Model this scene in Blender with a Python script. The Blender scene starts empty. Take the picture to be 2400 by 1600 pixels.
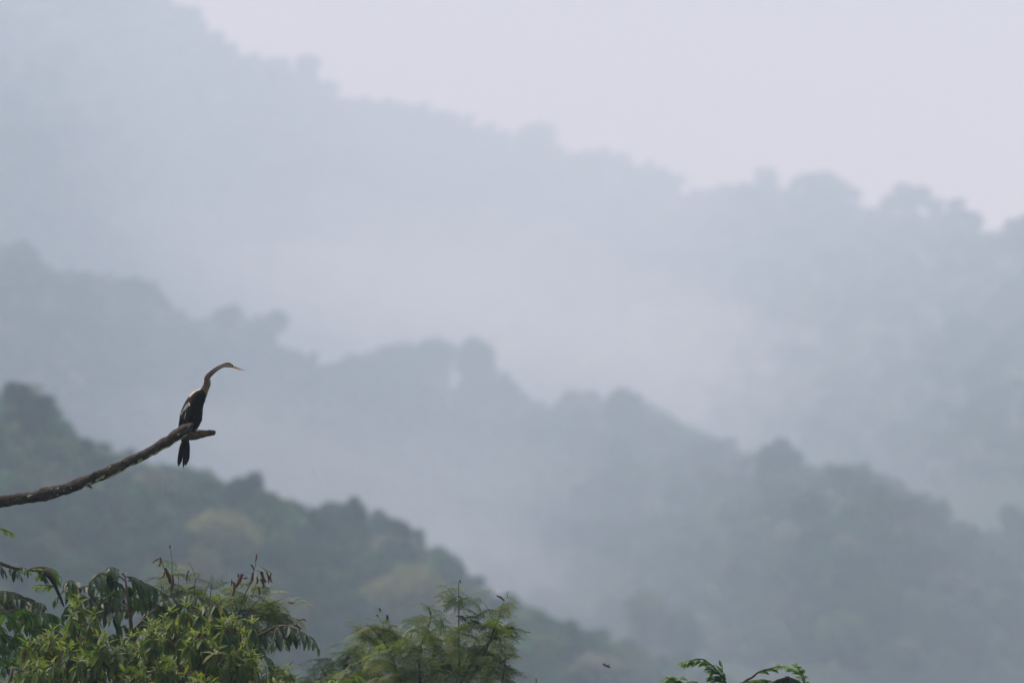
import bpy, math, random
import numpy as np
from mathutils import Vector, Matrix, noise as mnoise

random.seed(11)
RNG = np.random.default_rng(11)
S = bpy.context.scene
COL = S.collection

# ------------------------------------------------------------------ camera, light, exposure
PITCH = math.radians(5.0)
CAM = np.array((0.0, 0.0, 2.0))
FWD = np.array((0.0, math.cos(PITCH), math.sin(PITCH)))
UPV = np.array((0.0, -math.sin(PITCH), math.cos(PITCH)))
RGT = np.array((1.0, 0.0, 0.0))
SC = 2.5                                              # overall size of the landscape behind
DB = 64.0                                             # metres to the bird

cd = bpy.data.cameras.new("camera"); cam = bpy.data.objects.new("camera", cd); COL.objects.link(cam)
cam.location = CAM; cam.rotation_euler = (math.radians(90) + PITCH, 0, 0)
cd.sensor_width = 36.0; cd.lens = 300.0; cd.clip_start = 0.5; cd.clip_end = 20000
cd.dof.use_dof = True; cd.dof.focus_distance = DB; cd.dof.aperture_fstop = 3.7
S.camera = cam

SUN_EL, SUN_AZ = math.radians(56), math.radians(-62)   # azimuth from +Y, clockwise
w = bpy.data.worlds.new("World"); S.world = w; w.use_nodes = True
nt = w.node_tree; nt.nodes.clear()
sky = nt.nodes.new("ShaderNodeTexSky"); sky.sky_type = 'NISHITA'; sky.sun_disc = False
sky.sun_elevation = SUN_EL; sky.sun_rotation = SUN_AZ
sky.air_density = 1.0; sky.dust_density = 8.0; sky.ozone_density = 1.5
bg = nt.nodes.new("ShaderNodeBackground"); bg.inputs[1].default_value = 0.1
wo = nt.nodes.new("ShaderNodeOutputWorld")
nt.links.new(sky.outputs[0], bg.inputs[0]); nt.links.new(bg.outputs[0], wo.inputs[0])

ld = bpy.data.lights.new("sun", 'SUN'); ld.energy = 1.9; ld.angle = math.radians(14); ld.color = (1.0, 0.92, 0.86)
sun = bpy.data.objects.new("sun", ld); COL.objects.link(sun)
sd = Vector((math.sin(SUN_AZ) * math.cos(SUN_EL), math.cos(SUN_AZ) * math.cos(SUN_EL), math.sin(SUN_EL)))
sun.rotation_euler = sd.to_track_quat('Z', 'Y').to_euler()
sun.location = (-30, 20, 60)

S.view_settings.view_transform = 'Standard'; S.view_settings.look = 'None'
S.view_settings.exposure = 0.94; S.view_settings.gamma = 1.0
S.cycles.use_denoising = True
S.cycles.max_bounces = 8; S.cycles.volume_bounces = 4; S.cycles.transparent_max_bounces = 64

HAZE_DENSITY = 0.00037
HAZE_COLOR = (0.62, 0.80, 1.0)

# ------------------------------------------------------------------ helpers
def P(px, py, d):
    """the point seen at photo pixel (px, py) at d metres along the view axis"""
    return CAM + d * (FWD + RGT * ((px - 1200) / 1200 * 0.06) + UPV * ((800 - py) / 1200 * 0.06))

def mpp(d):                                           # metres per photo pixel
    return 0.12 * d / 2400

def project(v):
    r = np.asarray(v) - CAM
    d = r @ FWD
    return 1200 + (r @ RGT) / d / 0.06 * 1200, 800 - (r @ UPV) / d / 0.06 * 1200, d

def make_mesh(name, V, F, tint=None, mat=None, smooth=False):
    """F: list of faces, or an (n,k) array of faces of one size"""
    me = bpy.data.meshes.new(name)
    V = np.asarray(V, np.float32)
    if isinstance(F, np.ndarray):
        n, k = F.shape
        me.vertices.add(len(V)); me.vertices.foreach_set("co", V.ravel())
        me.loops.add(n * k); me.loops.foreach_set("vertex_index", F.astype(np.int32).ravel())
        me.polygons.add(n); me.polygons.foreach_set("loop_start", np.arange(0, n * k, k, dtype=np.int32))
        me.update(calc_edges=True); me.validate()
    else:
        me.from_pydata([tuple(map(float, v)) for v in V], [], F); me.update()
    if tint is not None:
        a = me.color_attributes.new("tint", 'FLOAT_COLOR', 'POINT')
        c = np.ones((len(V), 4), np.float32); c[:, :3] = tint
        a.data.foreach_set("color", c.ravel())
    if smooth:
        me.polygons.foreach_set("use_smooth", np.ones(len(me.polygons), bool))
    if mat: me.materials.append(mat)
    return me

def link(name, me, parent=None, loc=None):
    o = bpy.data.objects.new(name, me); COL.objects.link(o)
    if parent: o.parent = parent
    if loc is not None: o.location = loc
    return o

def thing(name, label, cat, loc, group=None):
    o = bpy.data.objects.new(name, None); COL.objects.link(o); o.location = loc
    o.empty_display_size = 0.2
    o['label'] = label; o['category'] = cat
    if group: o['group'] = group
    return o

def catmull(pts, n):
    pts = np.asarray(pts, float); m = len(pts)
    q = np.vstack([2 * pts[0] - pts[1], pts, 2 * pts[-1] - pts[-2]])
    out = []
    for t in np.linspace(0, m - 1 - 1e-9, n):
        i = int(t); f = t - i
        a, b, c, d = q[i], q[i + 1], q[i + 2], q[i + 3]
        out.append(0.5 * (2 * b + (c - a) * f + (2 * a - 5 * b + 4 * c - d) * f * f + (3 * b - a - 3 * c + d) * f ** 3))
    return np.array(out)

def tube_arrays(pts, rad, seg=6, cap=True, bump=0.0, bseed=0.0, bscale=20.0):
    pts = np.asarray(pts, float); n = len(pts)
    rad = np.broadcast_to(np.asarray(rad, float), (n,))
    T = np.gradient(pts, axis=0); T /= np.linalg.norm(T, axis=1)[:, None] + 1e-12
    ref = np.array((0.0, 1.0, 0.0)) if abs(T[0][1]) < 0.8 else np.array((1.0, 0.0, 0.0))
    V = []
    for i in range(n):
        a = np.cross(T[i], ref); a /= np.linalg.norm(a) + 1e-12
        b = np.cross(T[i], a)
        for k in range(seg):
            ph = 2 * math.pi * k / seg
            dr = a * math.cos(ph) + b * math.sin(ph)
            r = rad[i]
            if bump:
                p = pts[i] + dr * r
                r *= 1 + bump * mnoise.fractal(Vector((p * bscale + bseed).tolist()), 1.0, 2.0, 3)
            V.append(pts[i] + dr * r)
    F = []
    for i in range(n - 1):
        for k in range(seg):
            k2 = (k + 1) % seg
            F.append((i * seg + k, i * seg + k2, (i + 1) * seg + k2, (i + 1) * seg + k))
    if cap:
        F.append(tuple(range(seg))[::-1]); F.append(tuple((n - 1) * seg + k for k in range(seg)))
    return np.array(V), F

def join_lists(parts):
    V, F, o = [], [], 0
    for v, f in parts:
        V.append(v); F += [tuple(i + o for i in g) for g in f]; o += len(v)
    return np.vstack(V), F

def nodes_of(m):
    m.use_nodes = True; t = m.node_tree; t.nodes.clear()
    return t, t.nodes.new("ShaderNodeOutputMaterial")

def N(t, kind, **kw):
    n = t.nodes.new(kind)
    for k, v in kw.items():
        if k.startswith("i_"):
            key = k[2:]; key = int(key) if key.isdigit() else key
            n.inputs[key].default_value = v
        else: setattr(n, k, v)
    return n

def ramp(t, stops):
    r = t.nodes.new("ShaderNodeValToRGB"); e = r.color_ramp.elements
    while len(e) < len(stops): e.new(0.5)
    for x, (p, c) in zip(e, stops): x.position = p; x.color = (*c, 1)
    return r

def mat_leaf(name, trans=0.3, gloss=0.35, rough=0.45):
    m = bpy.data.materials.new(name); t, out = nodes_of(m)
    at = N(t, "ShaderNodeAttribute", attribute_name="tint")
    tc = N(t, "ShaderNodeTexCoord")
    nz = N(t, "ShaderNodeTexNoise", i_Scale=9.0, i_Detail=3.0)
    t.links.new(tc.outputs["Object"], nz.inputs["Vector"])
    hs = N(t, "ShaderNodeHueSaturation")
    mr = N(t, "ShaderNodeMapRange"); mr.inputs[3].default_value = 0.75; mr.inputs[4].default_value = 1.3
    t.links.new(nz.outputs[0], mr.inputs[0]); t.links.new(mr.outputs[0], hs.inputs["Value"])
    t.links.new(at.outputs["Color"], hs.inputs["Color"])
    b = N(t, "ShaderNodeBsdfPrincipled", i_Roughness=rough)
    b.inputs["Specular IOR Level"].default_value = gloss
    tr = N(t, "ShaderNodeBsdfTranslucent")
    br = N(t, "ShaderNodeMix", data_type='RGBA', blend_type='MULTIPLY'); br.inputs[0].default_value = 1.0
    br.inputs[7].default_value = (1.5, 1.6, 0.55, 1)
    t.links.new(hs.outputs[0], b.inputs["Base Color"]); t.links.new(hs.outputs[0], br.inputs[6])
    t.links.new(br.outputs[2], tr.inputs[0])
    mx = N(t, "ShaderNodeMixShader"); mx.inputs[0].default_value = trans
    t.links.new(b.outputs[0], mx.inputs[1]); t.links.new(tr.outputs[0], mx.inputs[2])
    t.links.new(mx.outputs[0], out.inputs[0])
    return m

def mat_noise(name, stops, scale=5.0, rough=0.85, bump=0.3, detail=6.0, coord="Object", bscale=None, spec=0.25):
    m = bpy.data.materials.new(name); t, out = nodes_of(m)
    tc = N(t, "ShaderNodeTexCoord"); nz = N(t, "ShaderNodeTexNoise", i_Scale=scale, i_Detail=detail, i_Roughness=0.65)
    t.links.new(tc.outputs[coord], nz.inputs["Vector"])
    r = ramp(t, stops); t.links.new(nz.outputs[0], r.inputs[0])
    b = N(t, "ShaderNodeBsdfPrincipled", i_Roughness=rough); b.inputs["Specular IOR Level"].default_value = spec
    t.links.new(r.outputs[0], b.inputs["Base Color"])
    if bump:
        n2 = N(t, "ShaderNodeTexNoise", i_Scale=bscale or scale * 3, i_Detail=5.0)
        t.links.new(tc.outputs[coord], n2.inputs["Vector"])
        bm = N(t, "ShaderNodeBump", i_Strength=bump, i_Distance=0.02)
        t.links.new(n2.outputs[0], bm.inputs["Height"]); t.links.new(bm.outputs[0], b.inputs["Normal"])
    t.links.new(b.outputs[0], out.inputs[0])
    return m

def mat_tint(name, rough=0.8, spec=0.2, nscale=60.0, amt=0.35, bump=0.2, bdist=0.003):
    m = bpy.data.materials.new(name); t, out = nodes_of(m)
    at = N(t, "ShaderNodeAttribute", attribute_name="tint"); tc = N(t, "ShaderNodeTexCoord")
    nz = N(t, "ShaderNodeTexNoise", i_Scale=nscale, i_Detail=4.0); t.links.new(tc.outputs["Object"], nz.inputs["Vector"])
    mr = N(t, "ShaderNodeMapRange"); mr.inputs[3].default_value = 1 - amt; mr.inputs[4].default_value = 1 + amt
    t.links.new(nz.outputs[0], mr.inputs[0])
    hs = N(t, "ShaderNodeHueSaturation"); t.links.new(mr.outputs[0], hs.inputs["Value"]); t.links.new(at.outputs["Color"], hs.inputs["Color"])
    b = N(t, "ShaderNodeBsdfPrincipled", i_Roughness=rough); b.inputs["Specular IOR Level"].default_value = spec
    t.links.new(hs.outputs[0], b.inputs["Base Color"])
    bm = N(t, "ShaderNodeBump", i_Strength=bump, i_Distance=bdist); t.links.new(nz.outputs[0], bm.inputs["Height"])
    t.links.new(bm.outputs[0], b.inputs["Normal"]); t.links.new(b.outputs[0], out.inputs[0])
    return m

M_LEAF_DARK = mat_leaf("dark_glossy_leaf", 0.18, 0.28, 0.55)
M_LEAF_LIGHT = mat_leaf("light_leaf", 0.34, 0.25, 0.55)
M_FROND = mat_leaf("feathery_leaf", 0.32, 0.2, 0.6)
M_TWIG = mat_noise("twig_bark", [(0.3, (0.035, 0.028, 0.022)), (0.7, (0.09, 0.07, 0.055))], 30)
M_POD = mat_noise("dry_pod", [(0.3, (0.05, 0.014, 0.012)), (0.75, (0.12, 0.04, 0.032))], 25, 0.6)
M_BARK = mat_noise("old_bark", [(0.25, (0.016, 0.012, 0.010)), (0.5, (0.042, 0.033, 0.028)), (0.66, (0.075, 0.064, 0.057)), (0.8, (0.20, 0.185, 0.165))], 22, 0.9, 0.8, 8.0, bscale=60)
M_STUB = mat_noise("weathered_red_bark", [(0.25, (0.022, 0.016, 0.013)), (0.48, (0.06, 0.045, 0.036)), (0.60, (0.12, 0.064, 0.042)), (0.72, (0.10, 0.085, 0.07)), (0.85, (0.2, 0.17, 0.14))], 24, 0.9, 0.8, 8.0, bscale=60)
M_LICHEN = mat_noise("pale_lichen", [(0.3, (0.24, 0.25, 0.15)), (0.7, (0.44, 0.44, 0.30))], 60, 0.95)
M_HILL = mat_noise("forest_floor", [(0.3, (0.012, 0.022, 0.010)), (0.7, (0.030, 0.045, 0.020))], 0.15, 0.95, 0, spec=0)
M_GROUND = mat_noise("meadow", [(0.3, (0.03, 0.05, 0.018)), (0.7, (0.07, 0.085, 0.035))], 0.4, 0.95, 0, spec=0)

# tree crowns of the far slopes: colour of the kind, varied a little from tree to tree
def mat_crown(name):
    m = bpy.data.materials.new(name); t, out = nodes_of(m)
    at = N(t, "ShaderNodeAttribute", attribute_name="tint"); oi = N(t, "ShaderNodeObjectInfo")
    mr = N(t, "ShaderNodeMapRange"); mr.inputs[3].default_value = 0.75; mr.inputs[4].default_value = 1.3
    t.links.new(oi.outputs["Random"], mr.inputs[0])
    hs = N(t, "ShaderNodeHueSaturation"); t.links.new(mr.outputs[0], hs.inputs["Value"]); t.links.new(at.outputs["Color"], hs.inputs["Color"])
    d = N(t, "ShaderNodeBsdfDiffuse"); tr = N(t, "ShaderNodeBsdfTranslucent")
    t.links.new(hs.outputs[0], d.inputs[0]); t.links.new(hs.outputs[0], tr.inputs[0])
    mx = N(t, "ShaderNodeMixShader"); mx.inputs[0].default_value = 0.25
    t.links.new(d.outputs[0], mx.inputs[1]); t.links.new(tr.outputs[0], mx.inputs[2]); t.links.new(mx.outputs[0], out.inputs[0])
    return m
M_CROWN = mat_crown("forest_leaves")

# ------------------------------------------------------------------ ground, hills, haze
gv = []; gf = []
gx = np.linspace(-6500, 6500, 36); gy = np.linspace(-900, 12500, 36)
for j, y in enumerate(gy):
    for i, x in enumerate(gx): gv.append((x, y, 0.0))
for j in range(35):
    for i in range(35): gf.append((j * 36 + i, j * 36 + i + 1, (j + 1) * 36 + i + 1, (j + 1) * 36 + i))
go = link("ground", make_mesh("ground", gv, gf, mat=M_GROUND)); go['kind'] = 'structure'

class Ridge:
    """a hill whose forested crest runs along a line; depth columns give how far each point of its slope lies"""
    def __init__(s, crest, cols, th):
        s.cx, s.cy = zip(*crest); s.cols = cols; s.th = th * SC
    def crest(s, px): return float(np.interp(px, s.cx, s.cy))
    def depth(s, px, py):
        c = s.cols; xs = [a for a, _ in c]
        px = min(max(px, xs[0]), xs[-1]); i = max(0, min(len(c) - 2, int(np.searchsorted(xs, px)) - 1))
        f = (px - xs[i]) / (xs[i + 1] - xs[i]); f = f * f * (3 - 2 * f)
        def g(col):
            p = [(y, d) for y, d in col]
            ys, ds = zip(*p)
            if py > ys[-1]:
                return ds[-1] * max(0.55, 1 - 0.3 * (py - ys[-1]) / 1000)
            if py < ys[0]:
                return ds[0] * (1 + 0.0006 * (ys[0] - py))
            return float(np.interp(py, ys, ds))
        return SC * (g(c[i][1]) * (1 - f) + g(c[i + 1][1]) * f)
    def ground_crest(s, px):                      # the soil lies a tree's height below the canopy line
        y = s.crest(px); d = s.depth(px, y)
        return y + 0.85 * s.th / mpp(d)
    def build(s, name):
        PX = np.linspace(-900, 3300, 106); NR = 44
        V = []; F = []
        for px in PX:
            y0 = s.ground_crest(px); d0 = s.depth(px, y0)
            for j in range(NR):
                f = j / (NR - 1)
                py = y0 + (2620 - y0) * f ** 1.3
                d = s.depth(px, py); p = P(px, py, d)
                p[2] += 0.004 * d * 0.5 * mnoise.noise(Vector((p[0] / (d * .02), p[1] / (d * .03), 3.1))) * min(1, f * 6)
                p[2] = max(p[2], -0.5); V.append(p)
            p0 = P(px, y0, d0)
            for k, (dd, zz) in enumerate(((1.05, 0.93), (1.14, 0.72), (1.3, 0.3), (1.42, 0.0))):
                q = p0.copy(); q[0] *= dd; q[1] *= dd; q[2] = max(-0.5, p0[2] * zz - (0.5 if zz == 0 else 0)); V.append(q)
        V = np.array(V); R = NR + 4
        order = list(range(NR - 1, -1, -1)) + list(range(NR, R))
        for i in range(len(PX) - 1):
            for j in range(R - 1):
                a, b = order[j], order[j + 1]
                F.append((i * R + a, (i + 1) * R + a, (i + 1) * R + b, i * R + b))
        o = link(name, make_mesh(name, V, F, mat=M_HILL, smooth=True)); o['kind'] = 'structure'
        return o

R1 = Ridge([(-900, 560), (-300, 780), (0, 905), (60, 890), (120, 935), (165, 1000), (230, 1020), (330, 1060), (400, 1075), (480, 1080), (530, 1120), (570, 1100), (620, 1135), (680, 1165),
            (760, 1172), (840, 1172), (860, 1210), (920, 1195), (980, 1245), (1060, 1295), (1150, 1365), (1200, 1390), (1300, 1425), (1400, 1465), (1500, 1500), (1600, 1525), (1700, 1580), (1800, 1670), (2400, 1900), (3300, 2000)],
           [(-900, [(560, 480), (1600, 280)]), (0, [(930, 560), (1080, 330), (1600, 250)]), (600, [(1130, 410), (1250, 340), (1600, 270)]), (1200, [(1390, 430), (1600, 340)]), (1700, [(1560, 520), (1900, 430)]), (3300, [(1900, 480), (2300, 400)])], 2.0)
R2 = Ridge([(-900, 300), (-300, 480), (0, 560), (50, 548), (110, 600), (165, 625), (220, 620), (280, 640), (350, 640), (420, 725), (470, 755), (490, 735), (560, 738), (640, 745), (690, 790), (740, 832), (790, 832), (850, 815), (900, 805), (965, 800), (1012, 812), (1030, 880), (1060, 905), (1130, 880),
            (1190, 875), (1215, 905), (1270, 932), (1350, 925), (1410, 935), (1480, 925), (1555, 950), (1620, 985), (1700, 1015), (1760, 1045), (1830, 1045), (1900, 1080), (1960, 1065), (2080, 1105), (2200, 1155), (2250, 1200), (2320, 1230), (2400, 1200), (2700, 1280), (3300, 1380)],
           [(-900, [(300, 1500), (1600, 850)]), (0, [(580, 1060), (850, 920), (1100, 880), (1600, 720)]), (600, [(740, 1220), (1100, 1130), (1600, 850)]), (1100, [(880, 1300), (1100, 1270), (1350, 1200), (1600, 820)]),
            (1500, [(960, 1250), (1200, 1000), (1400, 800), (1600, 680)]), (2000, [(1090, 800), (1300, 570), (1600, 510)]), (2400, [(1220, 780), (1500, 600), (1600, 570)]), (3300, [(1380, 760), (1700, 600)])], 4.2)
R3 = Ridge([(-900, -700), (0, -260), (250, -120), (440, 0), (470, 45), (530, 75), (560, 112), (640, 122), (700, 150), (740, 160), (780, 208), (830, 220), (880, 212), (960, 225), (1050, 245), (1110, 268), (1190, 302), (1240, 300), (1300, 310), (1330, 345),
            (1400, 338), (1480, 352), (1560, 385), (1590, 425), (1650, 430), (1700, 420), (1790, 412), (1850, 415), (1950, 420), (2000, 458), (2050, 482), (2130, 480), (2200, 490), (2290, 510), (2320, 535), (2400, 510), (2700, 620), (3300, 800)],
           [(a, [(y, d * 0.8) for y, d in c]) for a, c in [(-900, [(-700, 3000), (300, 2200), (1600, 1800)]), (0, [(-250, 2900), (100, 2300), (400, 1700), (900, 1650), (1600, 1800)]), (450, [(20, 2700), (500, 2500), (700, 2300), (1000, 2100)]),
            (1000, [(240, 3050), (600, 2950), (800, 2850), (1200, 2300)]), (1500, [(370, 3300), (700, 2800), (950, 2350), (1300, 2000)]), (2000, [(460, 2600), (700, 2150), (950, 1650), (1250, 1350)]), (2400, [(510, 2200), (800, 1600), (1100, 1120), (1400, 1000)]), (3300, [(800, 2000), (1400, 1000)])]], 8.0 * 0.8)
R1.build("near_hill"); R2.build("middle_hill"); R3.build("far_hill")

hm = bpy.data.materials.new("haze"); t, out = nodes_of(hm)
pv = N(t, "ShaderNodeVolumePrincipled"); pv.inputs["Color"].default_value = (*HAZE_COLOR, 1); pv.inputs["Density"].default_value = HAZE_DENSITY
pv.inputs["Anisotropy"].default_value = 0.0; pv.inputs["Absorption Color"].default_value = (0.53, 0.27, 0.3, 1)
t.links.new(pv.outputs[0], out.inputs["Volume"])
hx, hy0, hy1, hz0, hz1 = 6700, -1100, 12700, -1.6, 1000
hv = [(x, y, z) for z in (hz0, hz1) for y in (hy0, hy1) for x in (-hx, hx)]
ho = link("haze", make_mesh("haze", hv, [(0, 2, 3, 1), (4, 5, 7, 6), (0, 1, 5, 4), (2, 6, 7, 3), (0, 4, 6, 2), (1, 3, 7, 5)], mat=hm)); ho['kind'] = 'stuff'

M_MIST = bpy.data.materials.new("mist"); t, out = nodes_of(M_MIST)
pv = N(t, "ShaderNodeVolumePrincipled"); pv.inputs["Color"].default_value = (0.80, 0.885, 1.0, 1); pv.inputs["Density"].default_value = 0.0004
pv.inputs["Absorption Color"].default_value = (0.3, 0.3, 0.3, 1)
t.links.new(pv.outputs[0], out.inputs["Volume"])
def mist_bank(px, py, d, rx, ry, rz, seed, roll=0.0):
    """a thin drifting bank of mist: a closed lumpy lens that thins out towards its rim"""
    V = []; F = []; a_, b_ = 18, 40
    for i in range(a_ + 1):
        for k in range(b_):
            a, b = math.pi * i / a_, 2 * math.pi * k / b_
            p = Vector((math.sin(a) * math.cos(b), math.sin(a) * math.sin(b), math.cos(a)))
            p *= 1 + 0.55 * mnoise.noise(p * 1.3 + Vector((seed, 0, 0))) + 0.28 * mnoise.noise(p * 3.1 + Vector((0, seed, 0)))
            V.append((p.x * rx, p.y * ry, p.z * rz))
    for i in range(a_):
        for k in range(b_): F.append((i * b_ + k, (i + 1) * b_ + k, (i + 1) * b_ + (k + 1) % b_, i * b_ + (k + 1) % b_))
    o = link("mist", make_mesh("mist", V, F, mat=M_MIST, smooth=True), loc=P(px, py, d)); o['kind'] = 'stuff'; o.rotation_euler = (0, roll, 0)
for a in [(540, 1050, 1500, 26, 120, 8, 2.2, .3), (760, 1150, 1700, 40, 80, 10, 5.1, .3), (1010, 1250, 1800, 44, 90, 12, 8.4, .35), (1230, 1370, 1700, 36, 90, 10, 3.7, .3), (820, 1030, 2300, 60, 90, 10, 1.4, .2),
          (1500, 800, 4000, 150, 260, 32, 1.9, .25), (1150, 690, 4400, 130, 300, 34, 7.3, .2), (1850, 930, 3300, 110, 220, 22, 9.2, .2), (700, 620, 4200, 120, 260, 24, 4.4, .15)]:
    mist_bank(*a)

# ------------------------------------------------------------------ trees of the slopes
GREENS = {"dark": (0.014, 0.040, 0.020), "mid": (0.026, 0.072, 0.030), "olive": (0.060, 0.098, 0.040), "yellow": (0.165, 0.18, 0.085), "grey": (0.11, 0.115, 0.085)}

def tree_arrays(seed, shape, nq, qs, tint):
    """unit tree, 1 high: crown of leaf clumps on lobes, and trunk with limbs"""
    r = np.random.default_rng(seed)
    prof = dict(round=(0.62, 0.36, 0.36, 11), umbrella=(0.80, 0.46, 0.17, 12), column=(0.58, 0.22, 0.40, 10), ragged=(0.66, 0.34, 0.32, 9), dome=(0.66, 0.44, 0.32, 14))[shape]
    zc, rx, rz, nl = prof
    L = []
    for k in range(nl):
        d = r.normal(size=3); d /= np.linalg.norm(d); q = r.uniform(0.35, 0.95) ** 0.6
        lr = r.uniform(0.20, 0.58) * (0.36 if shape == "ragged" else 0.34)
        lr *= (rx / 0.36) if shape != "umbrella" else 0.9
        c = np.array((d[0] * max(rx - lr * .6, .05) * q, d[1] * max(rx - lr * .6, .05) * q, zc + d[2] * max(rz - lr * .6, .03) * q))
        if shape == "dome": c[2] = zc - 0.1 + abs(d[2]) * (rz - lr * .4) * q
        L.append((c, lr))
    top = max(c[2] + l for c, l in L); C = np.array([c for c, _ in L]); LR = np.array([l for _, l in L])
    C[:, 2] += 1 - top
    idx = r.choice(nl, nq, p=LR ** 2 / (LR ** 2).sum())
    d = r.normal(size=(nq, 3)); d[:, 2] += 0.35; d /= np.linalg.norm(d, axis=1)[:, None]
    rad = LR[idx] * r.uniform(0.6, 1.18, nq); flat = np.array((1, 1, 0.8))
    pos = C[idx] + d * rad[:, None] * flat
    nrm = d + r.normal(size=(nq, 3)) * 0.75; nrm /= np.linalg.norm(nrm, axis=1)[:, None]
    a = np.cross(nrm, r.normal(size=(nq, 3))); a /= np.linalg.norm(a, axis=1)[:, None]; b = np.cross(nrm, a)
    s = qs * r.uniform(0.6, 1.5, nq)[:, None]
    V = np.stack([pos - a * s * .9, pos - b * s * .45 + nrm * s * .18, pos + a * s, pos + b * s * .5 + nrm * s * .12], 1).reshape(-1, 3)
    F = np.arange(nq * 4).reshape(-1, 4)
    lt = r.uniform(0.8, 1.25, nl)
    col = np.array(tint)[None] * (lt[idx] * r.uniform(0.8, 1.25, nq))[:, None]
    col = np.repeat(col, 4, 0)
    tr = [tube_arrays([(0, 0, -0.03), (0.01, 0.01, 0.2), (0.0, 0.02, zc - 0.05), (0, 0, zc + 0.1)], [0.028, 0.02, 0.014, 0.006], 6)]
    for k in range(0, nl, 2):
        z0 = r.uniform(0.28, zc - 0.05)
        tr.append(tube_arrays([(0, 0, z0), tuple(C[k] * 0.5 + np.array((0, 0, z0)) * 0.5 + np.array((0, 0, -0.02))), tuple(C[k])], [0.011, 0.008, 0.003], 5))
    return V, F, col, join_lists(tr)

M_TRUNK = mat_noise("forest_trunk", [(0.3, (0.05, 0.045, 0.04)), (0.7, (0.14, 0.13, 0.115))], 8, 0.9, 0)
PROTO = {}
def proto(shape, tone, v, lod):
    key = (shape, tone, v, lod)
    if key not in PROTO:
        nq, qs = ((3000, 0.026) if lod == 2 else (1500, 0.036) if lod == 1 else (260, 0.078))
        V, F, c, tr = tree_arrays(hash((shape, v)) % 1000 if False else sum(map(ord, shape)) + 17 * v, shape, nq, qs, GREENS[tone])
        PROTO[key] = (V, F, c, tr, None, None) if lod == 0 else (V, F, c, tr, make_mesh("crown", V, F, c, M_CROWN), make_mesh("trunk", tr[0], tr[1], mat=M_TRUNK))
    return PROTO[key]

N_TREES = [0]
def slope_tree(px, top, wpx, ridge, shape, tone, label, group, lod=1, d=None, hpx=None, v=None, rot=None, exact=False):
    """a tree whose crown is wpx wide and tops out at photo height top, rooted on the ridge's soil"""
    d0 = d * SC if d and exact else ridge.depth(px, top + (hpx * 0.97 if d else 40))
    rx = dict(round=0.36, umbrella=0.46, column=0.22, ragged=0.34, dome=0.44)[shape]
    h = wpx * mpp(d0) / (2 * rx * 1.05)
    if hpx: h = hpx * mpp(d0)
    sxy = wpx * mpp(d0) / (2 * rx * 1.05)
    base = P(px, top, d0); base[2] -= h
    v = random.randrange(3) if v is None else v
    V, F, c, tr, cm, tm = proto(shape, tone, v, lod)
    root = thing("forest_tree", label, "tree", base, group)
    root.rotation_euler = (0, 0, random.uniform(0, 6.28) if rot is None else rot); root.scale = (sxy, sxy, h)
    link("crown", cm, root); link("trunk", tm, root)
    N_TREES[0] += 1
    return root

STUFF = {}
HOLES = [(1, 430, 630, 1418, 1540), (1, 815, 1050, 1552, 1690), (1, 640, 760, 1645, 1740), (2, 1005, 1072, 860, 985), (2, 1330, 1375, 930, 965), (2, 610, 690, 770, 830)]
def in_hole(ridge, px, py): return any(ridge is (R1 if k == 1 else R2) and a < px < b and c < py < d for k, a, b, c, d in HOLES)
def stuff_tree(key, px, py, wpx, ridge, shape, tone):
    if in_hole(ridge, px, py - wpx): return
    d0 = ridge.depth(px, py); rx = dict(round=0.36, umbrella=0.46, column=0.22, ragged=0.34, dome=0.44)[shape]
    h = wpx * mpp(d0) / (2 * rx)
    V, F, c, tr, _, _ = proto(shape, tone, random.randrange(3), 0)
    a = random.uniform(0, 6.28); R = np.array(((math.cos(a), -math.sin(a), 0), (math.sin(a), math.cos(a), 0), (0, 0, 1)))
    base = P(px, py, d0)
    STUFF.setdefault(key, []).append(((V * h) @ R.T + base, F, c * random.uniform(0.75, 1.3)))

TONEW = {1: (["dark", "mid", "olive", "grey"], [5, 4, 2, 1]), 2: (["dark", "mid", "olive", "grey"], [5, 4, 1.6, 1]), 3: (["dark", "mid", "olive"], [5, 3, 1])}
def tone(k): return random.choices(*TONEW[k])[0]
ADJ = {"dark": "dark green", "mid": "mid green", "olive": "olive green", "yellow": "pale yellow-green", "grey": "greyish"}
SH = {"round": "round", "umbrella": "flat", "column": "narrow", "ragged": "ragged", "dome": "domed"}

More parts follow.
